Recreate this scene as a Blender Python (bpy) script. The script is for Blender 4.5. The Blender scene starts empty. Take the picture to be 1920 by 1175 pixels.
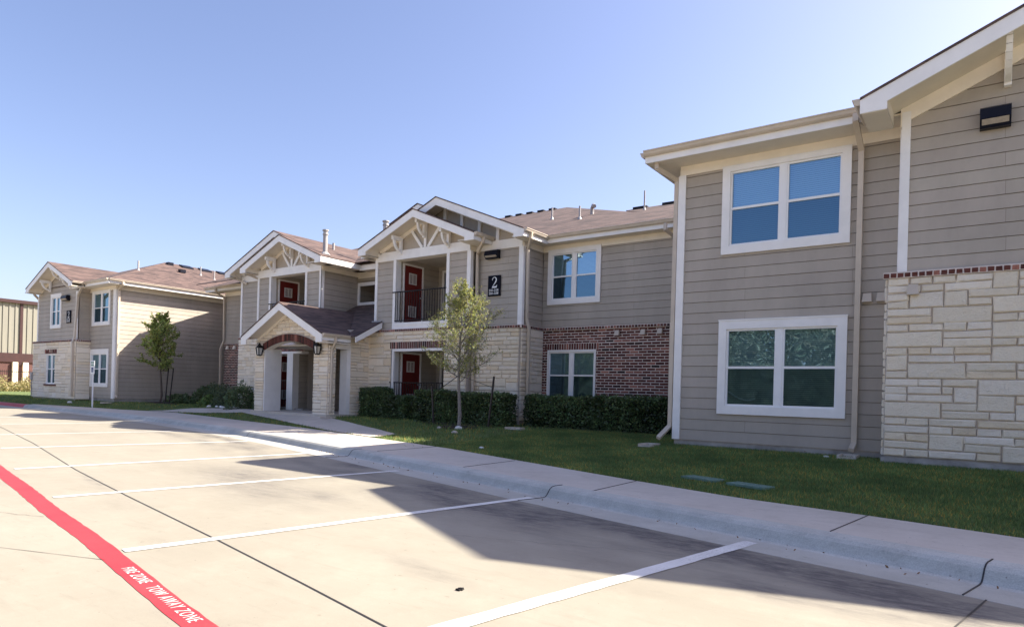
import bpy, math, random
import numpy as np
from mathutils import Vector, noise
R = math.radians
random.seed(7)
S = bpy.context.scene

# ------------------------------------------------------------------ camera
cd = bpy.data.cameras.new('camera'); cam = bpy.data.objects.new('camera', cd); S.collection.objects.link(cam)
YAW = math.atan2(1240.0, 1729.0)                 # heading from +Y turned towards -X
cam.location = (0, 0, 1.3)
cam.rotation_mode = 'XYZ'
from mathutils import Matrix
heading = math.atan2(0.583, 0.8126)
roll = math.atan(.0275)
cam.matrix_world = Matrix.Translation((0, 0, 1.3)) @ Matrix.Rotation(heading, 4, 'Z') @ Matrix.Rotation(R(90), 4, 'X') @ Matrix.Rotation(roll, 4, 'Z')
cd.sensor_width = 36.0; cd.lens = 1240 / 1920 * 36
cd.shift_x = 0.0 ; cd.shift_y = (737.7 - 587.5) / 1920
cd.clip_end = 2000
S.camera = cam

# ------------------------------------------------------------------ sky and sun
SUN = Vector((.81, .885, 1.0)).normalized()       # direction towards the sun
elev = math.asin(SUN.z); az = math.atan2(SUN.x, SUN.y)
w = bpy.data.worlds.new('World'); S.world = w; w.use_nodes = True
nt = w.node_tree; bg = nt.nodes['Background']
sky = nt.nodes.new('ShaderNodeTexSky'); sky.sky_type = 'NISHITA'; sky.sun_disc = False
sky.sun_elevation = elev; sky.sun_rotation = az; sky.altitude = 100
sky.air_density = 1.0; sky.dust_density = 2.0; sky.ozone_density = 1.6
mul = nt.nodes.new('ShaderNodeMix'); mul.data_type = 'RGBA'; mul.blend_type = 'MULTIPLY'; mul.inputs[0].default_value = 1
nt.links.new(sky.outputs[0], mul.inputs[6]); mul.inputs[7].default_value = (1.04, .94, 1.03, 1)
nt.links.new(mul.outputs[2], bg.inputs[0]); bg.inputs[1].default_value = 0.088
sl = bpy.data.lights.new('sun', 'SUN'); sl.energy = 4.6; sl.angle = R(.5); sl.color = (1, .93, .80)
so = bpy.data.objects.new('sun', sl); S.collection.objects.link(so)
so.rotation_euler = (-SUN).to_track_quat('-Z', 'Y').to_euler(); so.location = (20, 20, 30)
S.view_settings.view_transform = 'Standard'; S.view_settings.look = 'None'
S.view_settings.exposure = 1.50; S.view_settings.gamma = 1
S.render.engine = 'CYCLES'

# ------------------------------------------------------------------ materials
def new_mat(name):
    m = bpy.data.materials.new(name); m.use_nodes = True
    t = m.node_tree; b = t.nodes['Principled BSDF']
    return m, t, b
def N(t, ty, **kw):
    n = t.nodes.new(ty)
    for k, v in kw.items():
        if k in n.inputs: n.inputs[k].default_value = v
        else: setattr(n, k, v)
    return n
def mixc(t, fac, a, b, mode='MIX'):
    n = t.nodes.new('ShaderNodeMix'); n.data_type = 'RGBA'; n.blend_type = mode
    for s, v in ((n.inputs[0], fac), (n.inputs[6], a), (n.inputs[7], b)):
        if isinstance(v, bpy.types.NodeSocket): t.links.new(v, s)
        elif isinstance(v, (int, float)): s.default_value = v
        else: s.default_value = (*v, 1)
    return n.outputs[2]
def ramp(t, src, lo, hi, a=0., b=1.):
    n = t.nodes.new('ShaderNodeMapRange'); t.links.new(src, n.inputs[0])
    n.inputs[1].default_value = lo; n.inputs[2].default_value = hi
    n.inputs[3].default_value = a; n.inputs[4].default_value = b
    return n.outputs[0]
def noise_n(t, scale, detail=4, rough=.6, stretch=None):
    c = t.nodes.new('ShaderNodeTexCoord'); n = t.nodes.new('ShaderNodeTexNoise')
    n.inputs['Scale'].default_value = scale; n.inputs['Detail'].default_value = detail; n.inputs['Roughness'].default_value = rough
    if stretch:
        mp = t.nodes.new('ShaderNodeMapping'); mp.inputs['Scale'].default_value = stretch
        t.links.new(c.outputs['Object'], mp.inputs[0]); t.links.new(mp.outputs[0], n.inputs[0])
    else: t.links.new(c.outputs['Object'], n.inputs[0])
    return n.outputs[0]
def bump(t, b, h, strength=.3, dist=.01):
    n = t.nodes.new('ShaderNodeBump'); n.inputs['Strength'].default_value = strength; n.inputs['Distance'].default_value = dist
    t.links.new(h, n.inputs['Height']); t.links.new(n.outputs[0], b.inputs['Normal'])
def painted(name, col, var=.12, scale=6, rough=.6, bscale=80, bs=.15, tint=False, bd=.004):
    m, t, b = new_mat(name)
    n = noise_n(t, scale, 5)
    c = mixc(t, ramp(t, n, .3, .7), tuple(x * (1 - var) for x in col), tuple(min(x * (1 + var), 1) for x in col))
    if tint:
        a = N(t, 'ShaderNodeAttribute', attribute_name='tint'); c = mixc(t, 1.0, c, a.outputs[0], 'MULTIPLY')
    t.links.new(c, b.inputs['Base Color']); b.inputs['Roughness'].default_value = rough
    bump(t, b, noise_n(t, bscale, 4), bs, bd)
    if max(col) < .03: b.inputs['Specular IOR Level'].default_value = .15
    return m
def with_streaks(name, col, rough=.65):
    m, t, b = new_mat(name)
    n1 = noise_n(t, 1.3, 5, .65, (1, 1, .35)); n2 = noise_n(t, 30, 3, .6, (.3, .3, 3)); n3 = noise_n(t, 5, 4)
    a = N(t, 'ShaderNodeAttribute', attribute_name='tint')
    c = mixc(t, ramp(t, n1, .3, .7), tuple(x * .88 for x in col), tuple(x * 1.1 for x in col))
    c = mixc(t, ramp(t, n3, .55, .8, 0, .25), c, tuple(x * .75 for x in col))
    c = mixc(t, 1.0, c, a.outputs[0], 'MULTIPLY')
    t.links.new(c, b.inputs['Base Color']); b.inputs['Roughness'].default_value = rough
    bump(t, b, n2, .25, .003)
    return m
M = {}
M['siding'] = with_streaks('siding_paint', (.44, .38, .315))
M['panel'] = painted('gable_panel', (.47, .395, .31), .06)
M['trim'] = painted('white_trim', (.90, .865, .83), .05, 3, .5)
M['frieze'] = painted('cream_trim', (.90, .81, .68), .05, 3, .55)
M['soffit'] = painted('soffit', (.76, .68, .57), .06, 2, .7)
M['gutter'] = painted('tan_gutter', (.60, .505, .40), .08, 3, .4, 60, .05)
M['vinyl'] = painted('window_vinyl', (.90, .88, .87), .03, 3, .35, 60, .03)
M['door'] = painted('red_door', (.165, .013, .011), .12, 4, .4, 50, .05)
M['grille'] = painted('door_grille', (.6, .56, .52), .05)
M['iron'] = painted('black_iron', (.018, .016, .015), .2, 9, .45)
M['bronze'] = painted('dark_bronze', (.012, .013, .022), .2, 9, .35)
M['stone'] = None
M['concrete_wall'] = painted('foundation_concrete', (.36, .33, .30), .3, 3, .9, 40, .5)
M['mulch'] = painted('mulch', (.03, .018, .012), .5, 30, .95, 50, 1, bd=.03)
M['rock'] = painted('white_rock', (.75, .72, .68), .1, 9, .8, 20, .6)
M['plastic_green'] = painted('valve_box_lid', (.13, .22, .18), .2, 12, .5)
def worn_paint():
    m, t, b = new_mat('line_paint')
    n1 = noise_n(t, 3, 5); n2 = noise_n(t, 45, 6, .8); n3 = noise_n(t, 2.2, 3)
    c = mixc(t, ramp(t, n1, .3, .7), (.66, .64, .60), (.78, .76, .72))
    mk = N(t, 'ShaderNodeMath', operation='MULTIPLY'); t.links.new(ramp(t, n2, .50, .62), mk.inputs[0]); t.links.new(ramp(t, n3, .40, .65, .08, .85), mk.inputs[1])
    c = mixc(t, mk.outputs[0], c, (.36, .32, .26))
    t.links.new(c, b.inputs['Base Color']); b.inputs['Roughness'].default_value = .8; bump(t, b, n2, .3, .003)
    return m
M['white_paint'] = worn_paint()
M['sign_white'] = painted('sign_white', (.85, .85, .85), .02)
M['sign_black'] = painted('sign_black', (.006, .007, .015), .1, 9, .8)
M['sign_green'] = painted('sign_green', (.03, .25, .10), .02)
M['sign_blue'] = painted('sign_blue', (.01, .035, .16), .02)
M['steel'] = painted('galvanised_steel', (.38, .36, .35), .15, 8, .45)
M['lamp_glass'] = painted('lamp_glass', (.62, .60, .56), .1, 8, .25)
M['light_lens'] = painted('light_lens', (.42, .36, .30), .15, 20, .3)
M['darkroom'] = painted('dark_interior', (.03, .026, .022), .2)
M['interior'] = painted('balcony_wall', (.38, .31, .23), .06)
M['ceil'] = painted('balcony_ceiling', (.5, .44, .36), .05)
M['stake'] = painted('tree_stake', (.035, .025, .022), .3, 20)
M['bark'] = painted('bark', (.24, .21, .19), .35, 25, .9, 60, .8)
M['bark2'] = painted('dark_bark', (.10, .075, .06), .35, 25, .9, 60, .8)
M['rust'] = painted('maroon_steel', (.04, .011, .011), .2, 3, .5)

def stone_mat():
    m, t, b = new_mat('limestone')
    a = N(t, 'ShaderNodeAttribute', attribute_name='tint')
    n = noise_n(t, 9, 8, .7); n2 = noise_n(t, 38, 8, .72)
    c = mixc(t, ramp(t, n, .35, .75), (.96, .86, .71), (.90, .785, .63))
    c = mixc(t, ramp(t, n2, .58, .78, 0, .5), c, (.44, .34, .24))
    c = mixc(t, 1.0, c, a.outputs[0], 'MULTIPLY')
    t.links.new(c, b.inputs['Base Color']); b.inputs['Roughness'].default_value = .9
    mm = mixc(t, .5, n, n2); bump(t, b, mm, 1.0, .05)
    return m
M['stone'] = stone_mat()
M['mortar'] = painted('mortar', (.56, .48, .41), .12, 12, .95, 60, .5)
def brick_mat():
    m, t, b = new_mat('red_brick')
    a = N(t, 'ShaderNodeAttribute', attribute_name='tint')
    n = noise_n(t, 28, 6, .7)
    c = mixc(t, ramp(t, n, .3, .75), (.15, .042, .03), (.075, .025, .018))
    c = mixc(t, 1.0, c, a.outputs[0], 'MULTIPLY')
    t.links.new(c, b.inputs['Base Color']); b.inputs['Roughness'].default_value = .85
    bump(t, b, n, .6, .01)
    return m
M['brick'] = brick_mat()
M['brick_mortar'] = painted('brick_mortar', (.72, .62, .55), .12, 12, .95)
def shingle_mat():
    m, t, b = new_mat('roof_shingles')
    tc = N(t, 'ShaderNodeTexCoord'); sp = N(t, 'ShaderNodeSeparateXYZ'); t.links.new(tc.outputs['Object'], sp.inputs[0])
    # courses follow height; tabs vary along both plan axes
    fl = N(t, 'ShaderNodeMath', operation='DIVIDE'); t.links.new(sp.outputs[2], fl.inputs[0]); fl.inputs[1].default_value = .054
    ff = N(t, 'ShaderNodeMath', operation='FLOOR'); t.links.new(fl.outputs[0], ff.inputs[0])
    fr = N(t, 'ShaderNodeMath', operation='FRACT'); t.links.new(fl.outputs[0], fr.inputs[0])
    ad = N(t, 'ShaderNodeMath', operation='ADD'); t.links.new(sp.outputs[0], ad.inputs[0])
    ml = N(t, 'ShaderNodeMath', operation='MULTIPLY'); t.links.new(sp.outputs[1], ml.inputs[0]); ml.inputs[1].default_value = 1.0
    t.links.new(ml.outputs[0], ad.inputs[1])
    cb = N(t, 'ShaderNodeCombineXYZ')
    sx = N(t, 'ShaderNodeMath', operation='MULTIPLY'); t.links.new(ad.outputs[0], sx.inputs[0]); sx.inputs[1].default_value = 1.5
    t.links.new(sx.outputs[0], cb.inputs[0])
    sy = N(t, 'ShaderNodeMath', operation='MULTIPLY'); t.links.new(ff.outputs[0], sy.inputs[0]); sy.inputs[1].default_value = 7.31
    t.links.new(sy.outputs[0], cb.inputs[1])
    nz = N(t, 'ShaderNodeTexNoise'); nz.inputs['Scale'].default_value = 1; nz.inputs['Detail'].default_value = 2; t.links.new(cb.outputs[0], nz.inputs[0])
    c = mixc(t, ramp(t, nz.outputs[0], .40, .60), (.062, .040, .036), (.165, .105, .088))
    n2 = noise_n(t, .7, 4); c = mixc(t, ramp(t, n2, .35, .7, 0, .35), c, (.10, .065, .056))
    n3 = noise_n(t, 60, 3); c = mixc(t, ramp(t, n3, .4, .8, 0, .35), c, (.08, .06, .055))
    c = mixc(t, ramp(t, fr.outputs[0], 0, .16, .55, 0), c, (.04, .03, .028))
    t.links.new(c, b.inputs['Base Color']); b.inputs['Roughness'].default_value = .95
    h = N(t, 'ShaderNodeMath', operation='SUBTRACT'); h.inputs[0].default_value = 1; t.links.new(fr.outputs[0], h.inputs[1])
    bump(t, b, h.outputs[0], .5, .008)
    return m
M['shingle'] = shingle_mat()
def concrete(name, base, light, stain=False, grain=.12, warm=(.30, .235, .17)):
    m, t, b = new_mat(name)
    n1 = noise_n(t, .35, 6, .62, (1, 2.2, 1)); n2 = noise_n(t, 3.5, 6, .7); n3 = noise_n(t, 90, 3, .7)
    c = mixc(t, ramp(t, n1, .35, .68), base, light)
    c = mixc(t, ramp(t, n2, .5, .75, 0, .28), c, warm)
    c = mixc(t, ramp(t, n3, .35, .75, 0, grain), c, (.12, .10, .09))
    n4 = noise_n(t, 26, 2, .5); c = mixc(t, ramp(t, n4, .72, .76, 0, .6), c, (.13, .10, .085))
    n8 = noise_n(t, 7, 3, .6); c = mixc(t, ramp(t, n8, .70, .74, 0, .35), c, tuple(x * .45 for x in base))
    n5 = noise_n(t, 1.0, 7, .75, (1.2, 9, 1)); c = mixc(t, ramp(t, n5, .54, .80, 0, .42), c, tuple(x * .62 for x in base))
    n6 = noise_n(t, 1.7, 8, .8); c = mixc(t, ramp(t, n6, .30, .50, .35, 0), c, tuple(min(1, x * 1.18) for x in light))
    if stain:
        a = N(t, 'ShaderNodeAttribute', attribute_name='stain')
        n7 = noise_n(t, 3.2, 8, .8, (1, 3.5, 1))
        mk = N(t, 'ShaderNodeMath', operation='MULTIPLY'); t.links.new(a.outputs['Fac'], mk.inputs[0]); t.links.new(ramp(t, n7, .36, .64, .35, 1.55), mk.inputs[1])
        mk.use_clamp = True
        c = mixc(t, mk.outputs[0], c, (.10, .088, .082))
    t.links.new(c, b.inputs['Base Color']); b.inputs['Roughness'].default_value = .85
    bump(t, b, n3, .25, .004)
    return m
M['lot'] = concrete('lot_concrete', (.295, .263, .203), (.34, .307, .242), True, warm=(.25, .21, .16))
M['walk'] = concrete('walk_concrete', (.54, .47, .39), (.62, .55, .47), False, .08)
M['kerb'] = concrete('kerb_concrete', (.47, .46, .41), (.64, .63, .57), False, .4, warm=(.15, .14, .115))
M['pan'] = concrete('gutter_pan_concrete', (.42, .40, .345), (.52, .50, .44), False, .2, warm=(.24, .21, .17))
M['joint'] = painted('joint_filler', (.035, .03, .028), .3)
def red_paint():
    m, t, b = new_mat('red_line_paint')
    n1 = noise_n(t, 2, 5); n2 = noise_n(t, 60, 5, .75)
    c = mixc(t, ramp(t, n1, .3, .7), (.44, .028, .036), (.52, .045, .05))
    c = mixc(t, ramp(t, n2, .60, .68, 0, .55), c, (.40, .13, .11))
    t.links.new(c, b.inputs['Base Color']); b.inputs['Roughness'].default_value = .6; bump(t, b, n2, .3, .003)
    return m
M['red'] = red_paint()
def ground_grass(name, a, b_, dry):
    m, t, b = new_mat(name)
    n1 = noise_n(t, .8, 6, .65); n2 = noise_n(t, 14, 6, .75); n3 = noise_n(t, 120, 3, .7)
    c = mixc(t, ramp(t, n2, .35, .7), a, b_)
    c = mixc(t, ramp(t, n1, .45, .75, 0, .6), c, dry)
    c = mixc(t, ramp(t, n3, .3, .6, .6, 0), c, tuple(x * .35 for x in a))
    t.links.new(c, b.inputs['Base Color']); b.inputs['Roughness'].default_value = .95
    bump(t, b, n3, 1, .03)
    return m
M['lawn'] = ground_grass('lawn_turf', (.12, .17, .045), (.17, .23, .065), (.25, .24, .10))
M['field'] = ground_grass('dry_field', (.42, .38, .15), (.50, .45, .20), (.44, .36, .17))
M['ground'] = ground_grass('far_ground', (.15, .15, .06), (.2, .19, .08), (.22, .19, .1))
def leaf(name, a, trans=.35, rough=.5):
    m, t, b = new_mat(name)
    at = N(t, 'ShaderNodeAttribute', attribute_name='tint')
    c = mixc(t, 1.0, a, at.outputs[0], 'MULTIPLY')
    t.links.new(c, b.inputs['Base Color']); b.inputs['Roughness'].default_value = rough
    tr = N(t, 'ShaderNodeBsdfTranslucent'); t.links.new(c, tr.inputs[0])
    mx = N(t, 'ShaderNodeMixShader'); mx.inputs[0].default_value = trans
    t.links.new(b.outputs[0], mx.inputs[1]); t.links.new(tr.outputs[0], mx.inputs[2])
    t.links.new(mx.outputs[0], t.nodes['Material Output'].inputs[0])
    return m
M['grass_blade'] = leaf('grass_blade', (.18, .26, .09), .4, .8)
M['hedge'] = leaf('hedge_leaf', (.12, .17, .075), .3, .35)
M['oak'] = leaf('oak_leaf', (.34, .36, .13), .5)
M['young'] = leaf('young_leaf', (.32, .38, .12), .5)
M['shrub'] = leaf('shrub_leaf', (.12, .16, .085), .3)
M['woods'] = leaf('woods_leaf', (.14, .155, .115), .3)
M['weed'] = leaf('dry_weed', (.36, .30, .14), .3)
M['litter'] = leaf('dead_leaf', (.20, .13, .07), .2, .7)
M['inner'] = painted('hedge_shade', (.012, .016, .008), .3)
def glass_mat(name, base, f0_ior, rough, tintc, fac):
    m, t, b = new_mat(name)
    b.inputs['Base Color'].default_value = (*base, 1); b.inputs['Roughness'].default_value = .5
    n = noise_n(t, 1.6, 2)
    gl = N(t, 'ShaderNodeBsdfGlossy'); gl.inputs['Color'].default_value = (*tintc, 1); gl.inputs['Roughness'].default_value = rough
    bp = N(t, 'ShaderNodeBump'); bp.inputs['Strength'].default_value = .12; bp.inputs['Distance'].default_value = .02
    t.links.new(n, bp.inputs['Height']); t.links.new(bp.outputs[0], gl.inputs['Normal'])
    tp = N(t, 'ShaderNodeBsdfTransparent'); tp.inputs['Color'].default_value = (*base, 1)
    mx = N(t, 'ShaderNodeMixShader'); mx.inputs[0].default_value = fac
    t.links.new(tp.outputs[0], mx.inputs[1]); t.links.new(gl.outputs[0], mx.inputs[2])
    t.links.new(mx.outputs[0], t.nodes['Material Output'].inputs[0])
    return m
M['glass'] = glass_mat('window_glass', (.6, .75, .78), 1.5, .01, (.42, .64, .85), .36)
M['screen'] = glass_mat('screened_glass', (.25, .32, .35), 1.5, .05, (.30, .52, .72), .24)
def blind_mat():
    m, t, b = new_mat('mini_blind')
    tc = N(t, 'ShaderNodeTexCoord'); sp = N(t, 'ShaderNodeSeparateXYZ'); t.links.new(tc.outputs['Object'], sp.inputs[0])
    d = N(t, 'ShaderNodeMath', operation='DIVIDE'); t.links.new(sp.outputs[2], d.inputs[0]); d.inputs[1].default_value = .036
    fr = N(t, 'ShaderNodeMath', operation='FRACT'); t.links.new(d.outputs[0], fr.inputs[0])
    c = mixc(t, ramp(t, fr.outputs[0], .62, .9), (.42, .47, .45), (.13, .15, .15))
    t.links.new(c, b.inputs['Base Color']); b.inputs['Roughness'].default_value = .6
    return m
M['blind'] = blind_mat()
def metal_panel():
    m, t, b = new_mat('metal_panel')
    n = noise_n(t, 2, 3, .5, (.3, 1, .1))
    c = mixc(t, ramp(t, n, .3, .7), (.22, .21, .18), (.26, .245, .20))
    t.links.new(c, b.inputs['Base Color']); b.inputs['Roughness'].default_value = .5
    return m
M['metal'] = metal_panel()
M['wh_brick'] = painted('warehouse_brick', (.09, .035, .03), .15, 3)

# ------------------------------------------------------------------ mesh helpers
class MB:
    def __init__(s): s.v = []; s.f = []; s.m = []; s.t = []
    def face(s, pts, mat=0, tint=(1, 1, 1)):
        i = len(s.v); s.v.extend(tuple(p) for p in pts); s.f.append(tuple(range(i, i + len(pts)))); s.m.append(mat); s.t.append(tint)
    def hexa(s, a, b, mat=0, tint=(1, 1, 1)):
        """a: four bottom points, b: four top points, counter-clockwise seen from above"""
        i = len(s.v); s.v.extend(tuple(p) for p in a); s.v.extend(tuple(p) for p in b)
        for q in ((3, 2, 1, 0), (4, 5, 6, 7), (0, 1, 5, 4), (1, 2, 6, 5), (2, 3, 7, 6), (3, 0, 4, 7)):
            s.f.append(tuple(i + k for k in q)); s.m.append(mat); s.t.append(tint)
    def box(s, x0, x1, y0, y1, z0, z1, mat=0, tint=(1, 1, 1)):
        s.hexa([(x0, y0, z0), (x1, y0, z0), (x1, y1, z0), (x0, y1, z0)], [(x0, y0, z1), (x1, y0, z1), (x1, y1, z1), (x0, y1, z1)], mat, tint)
    def fbox(s, fr, u0, u1, w0, w1, z0, z1, mat=0, tint=(1, 1, 1)):
        P = fr
        s.hexa([P(u0, w1, z0), P(u1, w1, z0), P(u1, w0, z0), P(u0, w0, z0)], [P(u0, w1, z1), P(u1, w1, z1), P(u1, w0, z1), P(u0, w0, z1)], mat, tint)
    def bar(s, p, q, w, d, up=(0, 0, 1), mat=0, tint=(1, 1, 1)):
        """rectangular bar from p to q, w across, d deep"""
        p = Vector(p); q = Vector(q); a = (q - p).normalized(); up = Vector(up)
        x = a.cross(up)
        if x.length < 1e-4: x = a.cross(Vector((1, 0, 0)))
        x.normalize(); y = x.cross(a)
        x = x * w / 2; y = y * d / 2
        s.hexa([p - x - y, p + x - y, p + x + y, p - x + y], [q - x - y, q + x - y, q + x + y, q - x + y], mat, tint)
    def tube(s, pts, rad, n=8, mat=0, tint=(1, 1, 1)):
        rings = []
        for k, p in enumerate(pts):
            p = Vector(p); a = (Vector(pts[min(k + 1, len(pts) - 1)]) - Vector(pts[max(k - 1, 0)])).normalized()
            x = a.cross(Vector((.13, .21, 1)));
            if x.length < .1: x = a.cross(Vector((1, 0, 0)))
            x.normalize(); y = a.cross(x); r = rad[k] if isinstance(rad, (list, tuple)) else rad
            i = len(s.v)
            for j in range(n):
                c = p + x * math.cos(2 * PI * j / n) * r + y * math.sin(2 * PI * j / n) * r; s.v.append(tuple(c))
            rings.append(i)
        for a, b in zip(rings, rings[1:]):
            for j in range(n):
                s.f.append((a + j, a + (j + 1) % n, b + (j + 1) % n, b + j)); s.m.append(mat); s.t.append(tint)
        for r_, rev in ((rings[0], True), (rings[-1], False)):
            f = tuple(r_ + j for j in range(n)); s.f.append(f[::-1] if rev else f); s.m.append(mat); s.t.append(tint)
    def prism(s, poly, d, mat=0, tint=(1, 1, 1)):
        """polygon extruded by vector d"""
        n = len(poly); i = len(s.v); d = Vector(d)
        s.v.extend(tuple(p) for p in poly); s.v.extend(tuple(Vector(p) + d) for p in poly)
        s.f.append(tuple(range(i, i + n))); s.m.append(mat); s.t.append(tint)
        s.f.append(tuple(range(i + 2 * n - 1, i + n - 1, -1))); s.m.append(mat); s.t.append(tint)
        for k in range(n):
            s.f.append((i + k, i + n + k, i + n + (k + 1) % n, i + (k + 1) % n)); s.m.append(mat); s.t.append(tint)
    def build(s, name, mats, parent=None, smooth=False, fix=True):
        me = bpy.data.meshes.new(name); me.from_pydata(s.v, [], s.f)
        if not isinstance(mats, (list, tuple)): mats = [mats]
        for m in mats: me.materials.append(m)
        me.polygons.foreach_set('material_index', s.m)
        ca = me.color_attributes.new('tint', 'FLOAT_COLOR', 'CORNER')
        cols = []
        for f, t in zip(s.f, s.t): cols.extend([t[0], t[1], t[2], 1.0] * len(f))
        ca.data.foreach_set('color', cols)
        if smooth: me.polygons.foreach_set('use_smooth', [True] * len(s.f))
        me.validate(); me.update()
        o = bpy.data.objects.new(name, me); S.collection.objects.link(o)
        if parent:
            o.parent = parent
            root = parent
            if parent.type == 'EMPTY' or True: o.matrix_parent_inverse = world_inv(parent)
        return o
def world_inv(p):
    m = Matrix.Identity(4); q = p
    chain = []
    while q: chain.append(q); q = q.parent
    for c in reversed(chain): m = m @ (c.matrix_parent_inverse if c.parent else Matrix.Identity(4)) @ c.matrix_basis
    return m.inverted()
PI = math.pi
def tag(o, label=None, cat=None, group=None, kind=None):
    if label: o['label'] = label
    if cat: o['category'] = cat
    if group: o['group'] = group
    if kind: o['kind'] = kind
    return o
def empty(name, loc, label, cat, group=None):
    o = bpy.data.objects.new(name, None); S.collection.objects.link(o); o.location = loc; o.empty_display_size = .3
    return tag(o, label, cat, group)
def F(y): return lambda u, w, z: (u, y - w, z)          # wall facing the street
def SD(x): return lambda u, w, z: (x + w, u, z)         # wall facing right (+X)
def jit(a): return random.uniform(-a, a)

def rect_minus(u0, u1, z0, z1, holes):
    out = []; zs = sorted({z0, z1, *[min(max(h[k], z0), z1) for h in holes for k in (2, 3)]})
    for a, b in zip(zs, zs[1:]):
        if b - a < 1e-4: continue
        zm = (a + b) / 2; segs = [(u0, u1)]
        for h in holes:
            if h[2] < zm < h[3]:
                ns = []
                for s0, s1 in segs:
                    if h[1] <= s0 or h[0] >= s1: ns.append((s0, s1)); continue
                    if h[0] > s0: ns.append((s0, h[0]))
                    if h[1] < s1: ns.append((h[1], s1))
                segs = ns
        out += [(s0, s1, a, b) for s0, s1 in segs if s1 - s0 > 1e-4]
    return out
COURSE = .205
def siding(mb, fr, u0, u1, z0, z1, holes=(), lo=None, hi=None, base=.5):
    """lapped boards with a real drip edge; lo(z), hi(z) clip the ends under a rake"""
    zz = base + math.floor((z0 - base) / COURSE + 1e-6) * COURSE
    while zz < z1 - 1e-4:
        a = max(zz, z0); b = min(zz + COURSE, z1)
        if b - a > .01:
            g = random.uniform(.955, 1.035); tn = (g, g * random.uniform(.99, 1.01), g)
            for s0, s1, c, d in rect_minus(u0, u1, a, b, holes):
                def wd(z): return .020 - .012 * (z - zz) / COURSE
                def cl(z, s, f, k): return s if f is None else k(s, f(z))
                top = d - .007 if abs(d - (zz + COURSE)) < 1e-4 else d
                a0 = cl(c, s0, lo, max); a1 = cl(c, s1, hi, min); b0 = cl(top, s0, lo, max); b1 = cl(top, s1, hi, min)
                if a1 - a0 < .02: continue
                if b1 < b0: b0 = b1 = (b0 + b1) / 2
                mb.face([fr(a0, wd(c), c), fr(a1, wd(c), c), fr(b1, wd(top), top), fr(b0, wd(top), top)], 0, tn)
                ju = u0 + (zz * 7.31 % 1) * 3.6 + .8
                while ju < a1 - .3:
                    if ju > a0 + .3:
                        g2 = random.uniform(.94, 1.05); nx_ = min(ju + 3.6, min(a1, b1))
                        mb.face([fr(ju, wd(c) + .0012, c), fr(nx_, wd(c) + .0012, c), fr(nx_, wd(top) + .0012, top), fr(ju, wd(top) + .0012, top)], 0, (g2, g2, g2))
                        mb.face([fr(ju - .004, wd(c) + .0016, c), fr(ju, wd(c) + .0016, c), fr(ju, wd(top) + .0016, top), fr(ju - .004, wd(top) + .0016, top)], 0, (.45, .42, .4))
                    ju += 3.6
                if top < d:  # slot faces tinted darker: shade under each lap put into the colour
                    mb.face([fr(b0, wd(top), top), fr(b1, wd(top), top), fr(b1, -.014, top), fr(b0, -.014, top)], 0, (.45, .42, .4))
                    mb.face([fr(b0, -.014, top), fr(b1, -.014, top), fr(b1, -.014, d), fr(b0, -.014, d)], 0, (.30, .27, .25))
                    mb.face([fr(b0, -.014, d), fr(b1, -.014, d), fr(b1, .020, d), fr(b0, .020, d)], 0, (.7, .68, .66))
        zz += COURSE
def stone_block(mb, fr, a0, a1, c0, c1, tn, th, g=.007, bev=.014):
    a0 += g; a1 -= g; c0 += g; c1 -= g
    jj = .004 if th < .03 else .011; j = [jit(jj) for _ in range(8)]
    o = [fr(a0, 0, c0), fr(a1, 0, c0), fr(a1, 0, c1), fr(a0, 0, c1)]
    e = [fr(a0 + j[0], th * .6, c0 + j[1]), fr(a1 + j[2], th * .6, c0 + j[3]), fr(a1 + j[4], th * .6, c1 + j[5]), fr(a0 + j[6], th * .6, c1 + j[7])]
    i = [fr(a0 + bev, th + jit(.006), c0 + bev), fr(a1 - bev, th + jit(.006), c0 + bev), fr(a1 - bev, th + jit(.006), c1 - bev), fr(a0 + bev, th + jit(.006), c1 - bev)]
    k = len(mb.v); mb.v.extend(o + e + i)
    for A, B in ((0, 4), (4, 8)):
        for q in range(4):
            mb.f.append((k + A + q, k + A + (q + 1) % 4, k + B + (q + 1) % 4, k + B + q)); mb.m.append(0); mb.t.append(tn)
    mb.f.append((k + 8, k + 9, k + 10, k + 11)); mb.m.append(0); mb.t.append(tn)
def stone_tint():
    r = random.random()
    g = random.uniform(.94, 1.05)
    if r < .18: return (g * .98, g * .92, g * .82)
    if r < .45: return (g * 1.03, g * 1.03, g * 1.04)
    return (g, g * .985, g * .95)
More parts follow.
